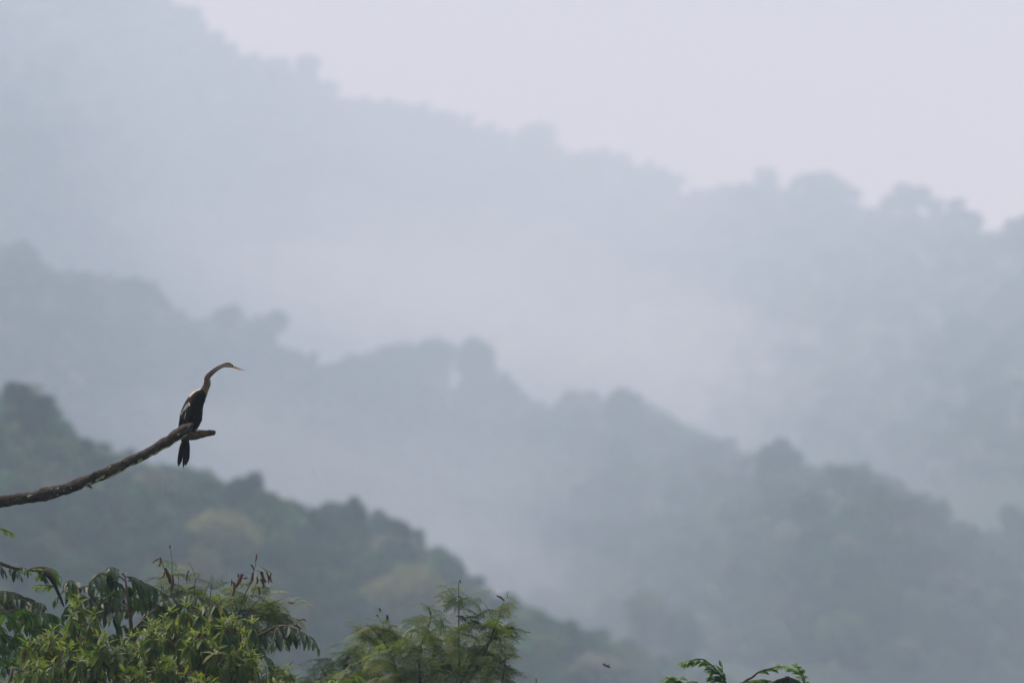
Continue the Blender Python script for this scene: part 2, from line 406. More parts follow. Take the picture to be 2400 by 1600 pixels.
SPECIAL = [
  (R1, 530, 1188, 225, "dome", "yellow", 2, 345, 225, "pale yellow domed tree on the near slope below the bird"),
  (R1, 470, 1275, 120, "round", "yellow", 2, 335, 250, "small pale tree left of the pale dome under the bird"),
  (R1, 930, 1312, 240, "dome", "yellow", 2, 352, 235, "broad yellow-topped tree on the near slope above the feathery treetop"),
  (R1, 700, 1398, 120, "round", "grey", 2, 335, 240, "brownish round tree just right of the hanging seed pods"),
  (R1, 1512, 1372, 145, "ragged", "grey", 2, 580, 300, "taller of two hazy grey trees standing alone above the bottom sprigs"),
  (R1, 1605, 1420, 110, "ragged", "mid", 2, 580, 260, "shorter darker tree right of the lone grey round crown"),
  (R1, 62, 892, 150, "round", "dark", 2, 430, 260, "dark tree standing highest on the near ridge by the left edge"),
  (R1, 570, 1100, 110, "round", "dark", 2, 440, 200, "dark round tree on the near crest just right of the bird's tail"),
  (R1, 915, 1190, 100, "round", "dark", 2, 440, 200, "dark round tree alone past the notch in the near crest"),
  (R1, 835, 1160, 60, "column", "dark", 2, 445, 190, "slim pointed tree where the level near crest ends"),
  (R2, 540, 712, 130, "umbrella", "dark", 2, 1230, 170, "flat-topped tree of the middle ridge rising above the bird's head"),
  (R2, 640, 722, 120, "umbrella", "mid", 2, 1230, 170, "spreading tree overhanging to the right, above the bird's bill"),
  (R2, 1132, 786, 128, "ragged", "dark", 2, 1330, 230, "tall broad-shouldered tree of the middle ridge right of the bright gap"),
  (R2, 1122, 870, 132, "round", "dark", 2, 1330, 190, "lower dark crown filling in under the tall tree by the bright gap"),
  (R2, 1020, 788, 120, "dome", "dark", 2, 1350, 150, "round tree of the middle ridge left of the bright gap"),
  (R2, 925, 792, 160, "dome", "mid", 2, 1350, 230, "broad rounded tree at the left of the tall middle clump"),
  (R2, 840, 822, 130, "round", "mid", 2, 1330, 220, "lower sloping tree at the left foot of the tall middle clump"),
  (R2, 1190, 872, 80, "round", "dark", 2, 1300, 200, "small round tree tucked right under the tall one by the gap"),
  (R2, 1352, 908, 120, "umbrella", "grey", 2, 1230, 170, "open flat tree on the middle ridge with holes in its crown"),
  (R2, 1480, 905, 130, "ragged", "dark", 2, 1180, 220, "large dark ragged tree right of the open flat one"),
  (R2, 1830, 1028, 130, "round", "dark", 2, 960, 200, "rounded tree swelling from the right part of the middle crest"),
  (R2, 2405, 1178, 130, "round", "dark", 2, 720, 220, "dark tree cut by the right edge on the middle ridge"),
  (R3, 2138, 427, 100, "ragged", "dark", 2, 2280, 130, "lone emergent tree on the far skyline with sky under its crown"),
  (R3, 2240, 464, 80, "ragged", "dark", 2, 2230, 110, "second smaller emergent on the far skyline right of the lone tall one"),
  (R3, 722, 127, 85, "ragged", "dark", 2, 3100, 110, "rounded tree jutting from the far skyline at the upper left"),
  (R3, 1262, 284, 100, "dome", "dark", 2, 3200, 110, "squarish broad tree in the middle of the far skyline"),
  (R3, 1930, 398, 140, "ragged", "mid", 2, 2480, 110, "wide spreading tree with a drooping right side on the far skyline"),
  (R3, 1792, 392, 75, "ragged", "dark", 2, 2650, 90, "small peaked skyline tree left of the wide spreading one"),
  (R3, 2090, 455, 75, "ragged", "dark", 2, 2280, 90, "smaller crown pressed against the left of the lone skyline emergent"),
  (R3, 2188, 462, 62, "ragged", "mid", 2, 2280, 80, "low crown between the two emergent trees of the far skyline"),
  (R3, 2282, 492, 62, "ragged", "dark", 2, 2280, 80, "low crown stepping down right of the second skyline emergent"),
  (R3, 1990, 438, 66, "ragged", "mid", 2, 2280, 70, "drooping side crown right of the wide spreading skyline tree"),
  (R3, 2392, 500, 80, "round", "dark", 2, 2130, 120, "skyline tree cut by the right edge of the far ridge"),
]
for ridge, px, top, wpx, shp, tn, lod, d, hpx, lab in SPECIAL:
    slope_tree(px, top, wpx, ridge, shp, tn, lab, None, lod, d, hpx, exact=px in (1512, 1605))

NOUN = {1: [(62, "highest left-edge tree"), (570, "tree at the bird's tail"), (835, "slim pointed tree"), (915, "round tree past the notch")],
        2: [(60, "left-edge hump"), (540, "flat tree over the bird"), (835, "sloping tree of the tall clump"), (1130, "tall tree by the gap"), (1352, "open flat tree"), (1480, "large ragged tree"), (1830, "rounded swelling tree"), (2405, "right-edge tree")],
        3: [(722, "rounded upper-left tree"), (1262, "squarish broad tree"), (1792, "small peaked tree"), (1930, "wide spreading tree"), (2138, "lone emergent tree"), (2392, "right-edge tree")]}
ORD = ["next", "second", "third", "fourth", "fifth", "sixth", "seventh", "eighth", "ninth", "tenth", "eleventh", "twelfth"]
RN = {1: "near", 2: "middle", 3: "far"}
def crest_row(k, ridge, step, wlo, whi, x0, x1, lod):
    xs = []; px = x0
    while px < x1: xs.append(px); px += step * random.uniform(0.7, 1.3)
    for px in xs:
        if in_hole(ridge, px, ridge.crest(px) + 40): continue
        wpx = random.uniform(wlo, whi)
        y = ridge.crest(px) + random.uniform(2, 14)
        shp = random.choices(["round", "ragged", "umbrella", "column", "dome"], [5, 4, 1, 1, 2])[0]; tn = tone(k)
        ax, noun = min(NOUN[k], key=lambda n: abs(n[0] - px))
        side = "left" if px < ax else "right"
        rank = sum(1 for q in xs if min(px, ax) < q < max(px, ax))
        lab = f"{ADJ[tn]} {SH[shp]} tree, {ORD[min(rank, 11)]} {side} of the {noun}, {RN[k]} crest"
        slope_tree(px, y, wpx, ridge, shp, tn, lab, {1: "trees along the near crest", 2: "trees along the middle crest", 3: "trees along the far skyline"}[k], lod, hpx=wpx * random.uniform(1.3, 1.7))
    for px in np.arange(x0 - 20, x1, step * 0.55):              # lower growth closing the rows behind and below the crest trees
        wpx = random.uniform(wlo, whi) * 0.8
        yy = ridge.crest(px) + random.uniform(14, 34)
        stuff_tree({1: "near", 2: "middle", 3: "far"}[k], px, yy + wpx * 1.48, wpx, ridge, random.choice(["round", "ragged"]), tone(k))
crest_row(1, R1, 52, 70, 120, -60, 1720, 2)
crest_row(2, R2, 52, 65, 115, -60, 2460, 1)
crest_row(3, R3, 50, 50, 95, 380, 2460, 1)
SLOPE1 = [(120, "highest left-edge tree"), (530, "pale dome under the bird"), (835, "slim pointed tree"), (980, "broad yellow-topped tree"), (1500, "lone grey tree")]
def where(k, px, py, ridge):
    """words for the part of the slope the tree stands on"""
    noun = min(SLOPE1 if k == 1 else NOUN[2], key=lambda n: abs(n[0] - px))[1]; f = (py - ridge.crest(px)) / 400
    return f"{'high' if f < .55 else 'midway' if f < .9 else 'low'} on the {RN[k]} slope near the {noun}" if k == 1 else f"{'high' if f < .55 else 'midway' if f < .9 else 'low'} on the {RN[k]} slope under the {noun}"

def slope_fill(k, ridge, x0, x1, y1, dx, dy, wlo, whi, limit, key):
    """trees over the slope, the largest ones (nearest) singly and the rest as one mass"""
    spots = []; hw = {}
    y = -300
    row = 0
    while y < y1:
        px = x0 + (row % 2) * dx * 0.5
        while px < x1:
            qx, qy = px + random.uniform(-.4, .4) * dx, y + random.uniform(-.4, .4) * dy
            hw[(qx, qy)] = wq = random.uniform(wlo, whi)
            if qy - 1.42 * wq > ridge.crest(qx) + 8 and not in_hole(ridge, qx, qy): spots.append((qx, qy))
            px += dx
        y += dy; row += 1
    spots.sort(key=lambda s: ridge.depth(*s))
    vis = [s for s in spots if 0 < s[0] < 2400]
    n = 0
    for qx, qy in spots:
        wpx = hw[(qx, qy)]; shp = random.choices(["round", "ragged", "dome", "umbrella"], [5, 4, 3, 1])[0]; tn = tone(k)
        if n < limit and 0 < qx < 2400 and qy < 1640:
            n += 1
            slope_tree(qx, qy - wpx * 1.2, wpx, ridge, shp, tn, f"{ADJ[tn]} {SH[shp]} tree {where(k, qx, qy, ridge)}", {1: "trees of the near slope", 2: "trees of the middle slope", 3: "trees of the far slope"}[k], 1, d=ridge.depth(qx, qy) / SC * (1 if ridge is not R2 else 1), hpx=wpx * 1.2, exact=True)
        else: stuff_tree(key, qx, qy, wpx, ridge, shp, tn)
slope_fill(1, R1, -300, 1850, 1790, 62, 30, 80, 135, 110, "near")
slope_fill(2, R2, -200, 2600, 1640, 58, 27, 70, 120, 60, "middle")
slope_fill(3, R3, -200, 2600, 1200, 58, 28, 60, 100, 0, "far")
for key, parts in STUFF.items():
    V = np.vstack([p[0] for p in parts]); c = np.vstack([p[2] for p in parts]); o = 0; F = []
    for p in parts: F.append(p[1] + o); o += len(p[0])
    f = link("forest", make_mesh("forest", V, np.vstack(F), c, M_CROWN)); f['kind'] = 'stuff'
print("slope trees", N_TREES[0], {k: len(v) for k, v in STUFF.items()})

# ------------------------------------------------------------------ foreground plants
def leaf_template(name, width, fold, curl, tint, mat, tipw=0.5, n=5):
    """one leaf, 1 long along +X, folded on its midrib and curled down"""
    V, F = [], []
    for i in range(n + 1):
        f = i / n
        wd = width * math.sin(math.pi * min(1, f ** 0.85)) ** 0.8 if 0 < i < n else 0.0
        z = -curl * f * f
        V.append((f, 0, z))
        if wd > 0: V += [(f, wd * .5, z + fold * wd), (f, -wd * .5, z + fold * wd)]
    idx = [0] + [1 + 3 * k for k in range(n - 1)] + [1 + 3 * (n - 1)]
    F += [(0, 1, 2), (0, 3, 1)]
    for k in range(1, n - 1):
        a, b = 1 + 3 * (k - 1), 1 + 3 * k
        F += [(a, b, b + 1, a + 1), (a, a + 2, b + 2, b)]
    a = 1 + 3 * (n - 2); e = 1 + 3 * (n - 1)
    F += [(a, e, a + 1), (a, a + 2, e)]
    return make_mesh(name, V, F, np.array(tint)[None], mat)

def frond_template(name, tint, seed, npairs=5, nleaf=7, droop=0.35):
    """feathery twice-divided leaf: a rachis with paired pinnae of small leaflets"""
    r = np.random.default_rng(seed); V, F = [], []
    def strip(p, q, wd):
        p, q = np.array(p), np.array(q); a = np.cross(q - p, (0, 0, 1)); a /= np.linalg.norm(a) + 1e-9
        i = len(V); V.extend([p - a * wd, p + a * wd, q + a * wd * .6, q - a * wd * .6]); F.append((i, i + 1, i + 2, i + 3))
    def rp(f): return np.array((f, 0.0, 0.12 * f - droop * f * f))
    for i in range(4): strip(rp(i / 4), rp((i + 1) / 4), 0.008)
    for k in range(npairs):
        f = 0.18 + 0.82 * k / (npairs - 1)
        for sg in (-1, 1):
            ln = (0.62 - 0.2 * abs(f - 0.5)) * r.uniform(0.85, 1.1)
            dr = np.array((0.55 + 0.35 * f, sg * (1.0 - 0.45 * f), 0.05)); dr /= np.linalg.norm(dr)
            b = rp(f); sag = r.uniform(0.25, 0.7)
            for j in range(nleaf):
                g = (j + 0.8) / nleaf; p = b + dr * ln * g + np.array((0, 0, 0.12 * g * ln - sag * g * g * ln * 1.7))
                side = np.cross(dr, (0, 0, 1)); side /= np.linalg.norm(side)
                for s2 in (-1, 1):
                    tip = p + side * s2 * 0.12 * (1.1 - 0.4 * g) + dr * 0.028 + np.array((0, 0, r.uniform(-.03, .01)))
                    i = len(V); m = (p + tip) / 2
                    V.extend([p, m + dr * 0.050, tip, m - dr * 0.050]); F.append((i, i + 1, i + 2, i + 3))
    return make_mesh(name, V, F, np.array(tint)[None], M_FROND)

def vary(c, k, r=random):
    f = 1 + r.uniform(-k, k); return (c[0] * f * (1 + r.uniform(-k, k) * .5), c[1] * f, c[2] * f * (1 + r.uniform(-k, k) * .5))

T_DARK = [leaf_template("leaf", 0.40, 0.22, c, vary(t, .18), M_LEAF_DARK) for c in (0.10, 0.22, 0.32) for t in ((0.020, 0.046, 0.026), (0.030, 0.060, 0.030), (0.040, 0.075, 0.030))]
T_FRESH = [leaf_template("leaf", 0.40, 0.2, c, vary(t, .18), M_LEAF_LIGHT) for c in (0.1, 0.25) for t in ((0.105, 0.175, 0.030), (0.080, 0.150, 0.030))]
T_GREEN = [leaf_template("leaf", 0.38, 0.2, c, vary(t, .18), M_LEAF_LIGHT) for c in (0.12, 0.28) for t in ((0.038, 0.105, 0.028), (0.055, 0.125, 0.028))]
T_SAP = [leaf_template("leaf", 0.50, 0.15, c, vary(t, .15), M_LEAF_LIGHT) for c in (0.1, 0.25) for t in ((0.065, 0.160, 0.034), (0.10, 0.205, 0.042), (0.13, 0.22, 0.05))]
T_YOUNG = [leaf_template("leaf", 0.28, 0.2, c, vary(t, .15), M_LEAF_LIGHT) for c in (0.05, 0.2) for t in ((0.12, 0.165, 0.042), (0.165, 0.205, 0.065))]
T_OLD = [leaf_template("leaf", 0.36, 0.18, c, vary(t, .2), M_LEAF_LIGHT) for c in (0.15, 0.3) for t in ((0.048, 0.088, 0.024), (0.068, 0.112, 0.028), (0.10, 0.13, 0.034), (0.032, 0.062, 0.020))]
T_YELLOW = [leaf_template("leaf", 0.24, 0.35, 0.5, (0.075, 0.050, 0.026), M_LEAF_LIGHT), leaf_template("leaf", 0.30, 0.15, 0.2, (0.22, 0.19, 0.04), M_LEAF_LIGHT)]
T_FEATHER = [frond_template("leaf", vary(t, .12), i, droop=dd) for i, (t, dd) in enumerate((((0.080, 0.122, 0.040), .3), ((0.118, 0.152, 0.048), .45), ((0.046, 0.082, 0.034), .6), ((0.095, 0.132, 0.040), .2), ((0.056, 0.095, 0.04), .5)))]
T_FEATHER_LIGHT = [frond_template("leaf", vary(t, .12), 9 + i, 4, 7, dd) for i, (t, dd) in enumerate((((0.15, 0.19, 0.055), .3), ((0.13, 0.17, 0.05), .5)))]

def frame(dr, nrm_hint, s):
    x = np.asarray(dr, float); x /= np.linalg.norm(x) + 1e-12
    z = np.asarray(nrm_hint, float); z = z - x * (z @ x)
    if np.linalg.norm(z) < 1e-6: z = np.cross(x, (0.3, 1, 0.1))
    z /= np.linalg.norm(z); y = np.cross(z, x)
    m = np.eye(4); m[:3, 0] = x * s; m[:3, 1] = y * s; m[:3, 2] = z * s
    return m

class Plant:
    def __init__(s, name, label, cat, foot, group=None):
        s.root = thing(name, label, cat, foot, group); s.foot = np.asarray(foot, float); s.leaves = []; s.twigs = []; s.nb = 0
    def leaf(s, tmpl, pos, dr, nrm, size):
        m = frame(dr, nrm, size); m[:3, 3] = np.asarray(pos) - s.foot; s.leaves.append((tmpl, m))
    def twig(s, pts, r0, r1, seg=5):
        pts = np.asarray(pts); s.twigs.append(tube_arrays(pts - s.foot, np.linspace(r0, r1, len(pts)), seg))
    def branch(s, pts, r0, r1, name="branch", n=14, seg=8):
        q = catmull(pts, n) - s.foot
        V, F = tube_arrays(q, np.linspace(r0, r1, n), seg, bump=0.12, bscale=9)
        link(name, make_mesh(name, V, F, mat=M_TWIG, smooth=True), s.root)
    def part(s, name, V, F, mat, smooth=True):
        return link(name, make_mesh(name, np.asarray(V) - s.foot, F, mat=mat, smooth=smooth), s.root)
    def finish(s, limit=300):
        cell = {}; pick = []
        for i, (tm, m) in enumerate(s.leaves):
            mid = m[:3, 3] + s.foot + m[:3, 0] * 0.5
            px, py, d = project(mid)
            sz = np.linalg.norm(m[:3, 0]) / mpp(d)
            if 0 < px < 2400 and 0 < py < 1600: cell.setdefault((int(px / (sz * .45)), int(py / (sz * .45))), []).append((d, -sz, i))
        for k, v in cell.items():
            v.sort(); pick += [(r, sz, i) for r, (d, sz, i) in enumerate(v[:4])]
        pick.sort(); chosen = set(i for _, _, i in pick[:limit])
        for i in chosen:
            tm, m = s.leaves[i]; o = link("leaf", tm, s.root); o.matrix_local = Matrix(m.tolist())
        rest = {}
        for i, (tm, m) in enumerate(s.leaves):
            if i not in chosen: rest.setdefault(tm.materials[0].name, []).append((tm, m))
        for mn, lst in rest.items():
            Vs, Fs, Cs, o = [], [], [], 0
            for tm, m in lst:
                if tm.name not in CACHE:
                    n = len(tm.vertices); co = np.empty(n * 3, np.float32); tm.vertices.foreach_get("co", co)
                    cc = np.empty(n * 4, np.float32); tm.color_attributes["tint"].data.foreach_get("color", cc)
                    CACHE[tm.name] = (co.reshape(-1, 3), [tuple(p.vertices) for p in tm.polygons], cc.reshape(-1, 4)[:, :3])
                co, fs, cc = CACHE[tm.name]
                Vs.append(co @ m[:3, :3].T + m[:3, 3]); Cs.append(cc); Fs += [tuple(k + o for k in f) for f in fs]; o += len(co)
            f = link("foliage", make_mesh("foliage", np.vstack(Vs), Fs, np.vstack(Cs), bpy.data.materials[mn]), s.root); f['kind'] = 'stuff'
        if s.twigs:
            V, F = join_lists(s.twigs)
            o = link("twigs", make_mesh("twigs", V, F, mat=M_TWIG, smooth=True), s.root); o['kind'] = 'stuff'
CACHE = {}

def rnd(a, b): return random.uniform(a, b)
def rvec(): return RNG.normal(size=3)
DOWN = np.array((0, 0, -1.0))

def spray(pl, p0, p1, arch, nl, size, tmpls, hang=0.75, spread=0.6, tipt=None, r=0.006):
    """an arching twig from p0 to p1 with leaves hanging from it in two ranks"""
    p0, p1 = np.asarray(p0, float), np.asarray(p1, float)
    c = (p0 + p1) / 2 + np.array((0, 0, arch))
    bz = lambda f: (1 - f) ** 2 * p0 + 2 * f * (1 - f) * c + f * f * p1
    pl.twig([bz(f) for f in np.linspace(0, 1, 7)], r, r * .35)
    for i in range(nl):
        f = 0.12 + 0.88 * i / max(1, nl - 1); p = bz(f); tg = bz(min(1, f + .02)) - bz(f - .02); tg /= np.linalg.norm(tg) + 1e-9
        side = np.cross(tg, (0, 0, 1)); side /= np.linalg.norm(side) + 1e-9
        sg = 1 if i % 2 else -1
        last = i == nl - 1
        dr = tg * (1.0 if last else rnd(.35, .8)) + side * sg * (0.1 if last else spread * rnd(.6, 1.3)) + DOWN * hang * rnd(.5, 1.25) + rvec() * .12
        nr = np.array((0, 0, 1.0)) + side * sg * .7 * rnd(.2, 1.2) + tg * .3 + rvec() * .25
        sz = size * (0.72 + 0.5 * math.sin(math.pi * min(1, f * .9 + .1))) * rnd(.8, 1.15)
        tm = random.choice(tipt if (tipt and f > 0.8) else tmpls)
        pl.leaf(tm, p, dr, nr, sz)

def shoot(pl, base, tip, n, size, young, old, r=0.005):
    """an upright shoot: small pale leaves whorled at its tip, larger drooping ones below"""
    base, tip = np.asarray(base, float), np.asarray(tip, float); ax = tip - base; L = np.linalg.norm(ax); ax /= L
    mid = (base + tip) / 2 + rvec() * L * .06
    bz = lambda f: (1 - f) ** 2 * base + 2 * f * (1 - f) * mid + f * f * tip
    pl.twig([bz(f) for f in np.linspace(0, 1, 5)], r, r * .4)
    a0 = rnd(0, 6.28); u = np.cross(ax, (0.2, 1, 0.1)); u /= np.linalg.norm(u); v = np.cross(ax, u)
    for i in range(n):
        f = (i + .5) / n; a = a0 + i * 2.4
        out = u * math.cos(a) + v * math.sin(a)
        top = f > 0.62
        el = (0.95 if f > .85 else 0.5) if top else rnd(-0.75, -0.05)
        dr = out * rnd(.7, 1.0) + ax * el + (DOWN * rnd(0.3, 1.1) if not top else 0) + rvec() * .12
        nr = ax * .8 - out * el * .5 + np.array((0, 0, .4)) + rvec() * .3
        sz = size * ((0.62 if f > .85 else 0.85) if top else rnd(.9, 1.25))
        tm = random.choice(young if top and random.random() < .8 else old)
        if not top and random.random() < .06: tm = random.choice(T_YELLOW)
        pl.leaf(tm, bz(0.25 + .75 * f), dr, nr, sz)

def inside(poly, x, y):
    c = False; j = len(poly) - 1
    for i in range(len(poly)):
        if (poly[i][1] > y) != (poly[j][1] > y) and x < (poly[j][0] - poly[i][0]) * (y - poly[i][1]) / (poly[j][1] - poly[i][1]) + poly[i][0]: c = not c
        j = i
    return c
def scatter(poly, gap, tries=6000):
    xs = [p[0] for p in poly]; ys = [p[1] for p in poly]; out = []; g = {}
    for _ in range(tries):
        x, y = rnd(min(xs), max(xs)), rnd(min(ys), max(ys))
        if not inside(poly, x, y): continue
        k = (int(x / gap), int(y / gap))
        if any((q[0] - x) ** 2 + (q[1] - y) ** 2 < gap * gap for a in (-1, 0, 1) for b in (-1, 0, 1) for q in g.get((k[0] + a, k[1] + b), ())): continue
        g.setdefault(k, []).append((x, y)); out.append((x, y))
    return out

def pod(pl, px, py, px2, py2, d, wpx=9, bend=0.12):
    """a flat dry seed pod hanging between two points"""
    a, b = P(px, py, d), P(px2, py2, d + rnd(-.02, .02)); ax = b - a; L = np.linalg.norm(ax); n = 8
    side = np.cross(ax / L, FWD); wd = wpx * mpp(d) / 2; V, F = [], []
    for i in range(n + 1):
        f = i / n; c = a + ax * f + side * L * bend * math.sin(math.pi * f)
        w_ = wd * (0.25 + 0.75 * math.sin(math.pi * min(1, f * .9 + .08)) ** .5) if i < n else wd * .1
        w_ *= 1 + .12 * math.sin(i * 2.2)
        V += [c - side * w_, c + FWD * .004, c + side * w_, c - FWD * .004]
    for i in range(n):
        for k in range(4): F.append((i * 4 + k, i * 4 + (k + 1) % 4, (i + 1) * 4 + (k + 1) % 4, (i + 1) * 4 + k))
    F += [(0, 1, 2, 3), (n * 4 + 3, n * 4 + 2, n * 4 + 1, n * 4)]
    pl.part("seed_pod", V, F, M_POD)

def foot_at(px, d):
    p = P(px, 800, d); return np.array((p[0], p[1], 0.0))
s64 = mpp(64)

# --- dark compound-leaved tree
A = Plant("broadleaf_tree", "dark green tree with glossy leaves in arching sprays, behind the yellowish bush", "tree", foot_at(300, 65.5))
fa = A.foot
fork = P(285, 1760, 65.4)
A.branch([fa, fa + (0.05, 0, 1.6), fork], 0.11, 0.07, "trunk")
limbsA = [[fork, P(270, 1600, 65.2), P(285, 1510, 65.1), P(365, 1425, 65.0)], [fork, P(320, 1600, 65.5), P(305, 1450, 65.6), P(293, 1350, 65.7)], [fork, P(180, 1620, 65.6), P(120, 1500, 65.6), P(60, 1440, 65.4)],
          [fork, P(240, 1600, 65.3), P(200, 1480, 65.4), P(185, 1380, 65.5)], [fork, P(430, 1640, 65.6), P(560, 1520, 65.5), P(650, 1465, 65.4)], [fork, P(400, 1600, 65.5), P(460, 1500, 65.6), P(500, 1425, 65.6)]]
for q in limbsA: A.branch(q, 0.03, 0.007)
def arc(pl, x0, y0, x1, y1, d, arch, nl, lpx=33, tm=T_DARK, hang=.8, spread=.6, tipt=None):
    spray(pl, P(x0, y0, d + rnd(-.1, .1)), P(x1, y1, d + rnd(-.25, .25)), arch * s64, nl, lpx * s64, tm, hang, spread, tipt)
for x0, y0, x1, y1, ar, n in [(293, 1360, 222, 1348, 28, 10), (293, 1352, 345, 1375, 18, 9), (250, 1345, 215, 1360, 14, 7), (293, 1350, 255, 1330, 14, 8), (300, 1360, 395, 1400, 22, 11), (190, 1380, 128, 1405, 26, 10), (188, 1378, 235, 1385, 18, 8), (185, 1375, 160, 1362, 14, 8),
                              (300, 1400, 250, 1420, 24, 9), (300, 1400, 350, 1430, 24, 9), (300, 1430, 230, 1460, 24, 9), (185, 1410, 150, 1440, 20, 9), (190, 1400, 240, 1430, 20, 9), (360, 1430, 330, 1470, 20, 9), (360, 1425, 420, 1400, 20, 10), (365, 1425, 400, 1440, 20, 9),
                              (420, 1400, 470, 1405, 16, 9), (460, 1430, 520, 1430, 18, 9), (500, 1425, 545, 1450, 20, 9), (500, 1425, 460, 1450, 16, 9), (520, 1440, 600, 1470, 24, 11), (560, 1470, 630, 1500, 24, 10), (350, 1440, 300, 1500, 20, 9),
                              (645, 1470, 690, 1475, 14, 9), (650, 1465, 742, 1515, 22, 12), (650, 1468, 700, 1500, 18, 10), (655, 1465, 720, 1490, 16, 9), (648, 1470, 640, 1510, 8, 7), (648, 1470, 670, 1510, 12, 8), (690, 1475, 735, 1500, 8, 7)]:
    arc(A, x0, y0, x1, y1, 65.4, ar, n)
for x, y in scatter([(120, 1440), (200, 1400), (300, 1390), (400, 1410), (520, 1440), (620, 1480), (640, 1560), (600, 1640), (60, 1640), (0, 1600), (60, 1480)], 34):
    a = rnd(0, 6.28); arc(A, x, y, x + 50 * math.cos(a), y + 22 * math.sin(a) + 12, rnd(65.3, 66.4), 20, 8)
for x, y in scatter([(150, 1395), (215, 1352), (260, 1345), (300, 1355), (380, 1385), (470, 1405), (540, 1440), (440, 1450), (330, 1420), (200, 1430)], 27):
    a = rnd(-.6, 3.7); arc(A, x, y, x + 45 * math.cos(a), y + 15 * math.sin(a), rnd(65.6, 66.4), 18, 8)
A.finish()

# --- tree reaching in from the left edge
D = Plant("broadleaf_tree", "green tree reaching in from the left edge with yellow-green branch tips", "tree", foot_at(-90, 65.0))
fd = D.foot; fk = P(-80, 1650, 65.0)
D.branch([fd, fd + (.03, 0, 1.8), fk], 0.10, 0.06, "trunk")
for q in [[fk, P(-90, 1450, 65), P(-50, 1310, 65), P(-5, 1318, 65), P(40, 1332, 65), P(100, 1338, 65)], [fk, P(-60, 1500, 65), P(-20, 1440, 65), P(40, 1430, 65)], [fk, P(-110, 1400, 65), P(-80, 1260, 65), P(-10, 1238, 65)], [P(105, 1338, 65), P(120, 1352, 65), P(132, 1378, 65.2), P(150, 1420, 65.4)]]:
    D.branch(q, 0.03, 0.006)
for x0, y0, x1, y1, ar, n, tm in [(-5, 1318, 12, 1345, 6, 7, T_DARK), (20, 1325, 50, 1352, 8, 8, T_DARK), (40, 1330, 70, 1338, 8, 8, T_GREEN), (70, 1333, 128, 1335, 12, 11, T_FRESH), (80, 1330, 142, 1352, 16, 12, T_FRESH), (95, 1334, 138, 1362, 10, 10, T_FRESH), (85, 1335, 110, 1360, 8, 8, T_FRESH), (132, 1376, 82, 1372, 8, 9, T_FRESH), (118, 1350, 90, 1348, 8, 7, T_FRESH)]:
    arc(D, x0, y0, x1, y1, 65, ar, n, 22, tm, .6, .5)
arc(D, -12, 1238, 33, 1252, 65, 8, 12, 14, T_FRESH, .6, .5)
for x, y in scatter([(-120, 1400), (0, 1385), (50, 1400), (70, 1420), (0, 1440), (-120, 1440)], 18):
    a = rnd(-.8, .9); arc(D, x, y, x + 50 * math.cos(a), y + 20 * math.sin(a) + 12, rnd(65, 65.6), 14, 9, 30, T_DARK)
for x, y in scatter([(-120, 1430), (30, 1425), (110, 1435), (120, 1480), (60, 1540), (-120, 1560)], 20):
    a = rnd(-.5, .9); arc(D, x, y, x + 45 * math.cos(a), y + 20 * math.sin(a) + 14, rnd(64.6, 65.2), 12, 9, 28, T_GREEN, .85)
D.finish()

# --- yellow-green bush in front
B = Plant("leafy_bush", "yellow-green bush with pale upright tips and narrow drooping leaves before the dark tree", "bush", foot_at(330, 63.4))
fb = B.foot; fkb = P(330, 1800, 63.5)
B.branch([fb, fb + (0.04, 0.05, 1.5), fkb], 0.10, 0.07, "trunk")
for q in [[fkb, P(420, 1640, 63.5), P(490, 1580, 63.4), P(522, 1510, 63.4), P(535, 1470, 63.5)], [fkb, P(250, 1640, 63.5), P(210, 1580, 63.4), P(235, 1560, 63.3), P(250, 1540, 63.3)], [fkb, P(140, 1680, 63.5), P(140, 1580, 63.2), P(155, 1520, 63.3)], [fkb, P(300, 1620, 63.5), P(380, 1540, 63.6), P(420, 1440, 63.8)],
          [fkb, P(560, 1700, 63.4), P(640, 1640, 63.3), P(670, 1580, 63.3)], [fkb, P(60, 1720, 63.4), P(20, 1640, 63.2), P(30, 1560, 63.3)]]:
    B.branch(q, 0.035, 0.01)
hullB = [(-30, 1560), (30, 1545), (50, 1500), (110, 1470), (160, 1440), (170, 1405), (190, 1400), (215, 1430), (250, 1475), (310, 1475), (340, 1462), (390, 1425), (440, 1425), (470, 1445), (490, 1410), (508, 1400), (535, 1420), (560, 1440), (600, 1455), (620, 1500), (625, 1535), (680, 1565), (705, 1610), (680, 1720), (-30, 1720)]
for rep, (gap, dd) in enumerate(((80, 0.0), (70, 0.6), (62, 1.3))):
    for cx, cy in scatter(hullB, gap):
        d = 63.0 + dd + rnd(-.3, .3) - (cy - 1400) / 200 * 0.6
        base = P(cx + rnd(-8, 8), cy + 88, d + .1)
        pl_n = 8 if rep < 2 else 6
        for m_ in range(pl_n):
            a = rnd(-1.0, 1.0); dz = rnd(-.22, .22); L = rnd(34, 54)
            tx, ty = cx + 44 * math.sin(a) + rnd(-8, 8), cy + 26 * (1 - math.cos(a)) * 2.2 + rnd(-4, 26)
            if not inside(hullB, tx, ty - 8): continue
            tip = P(tx, ty, d + dz); root_ = P(tx - 18 * math.sin(a) + rnd(-6, 6), ty + L, d + dz * .5)
            B.twig([base, (base + root_) / 2 + rvec() * .01, root_], .006, .004, 4)
            shoot(B, root_, tip, random.randint(10, 15), rnd(21, 41) * s64, T_YOUNG, T_OLD)
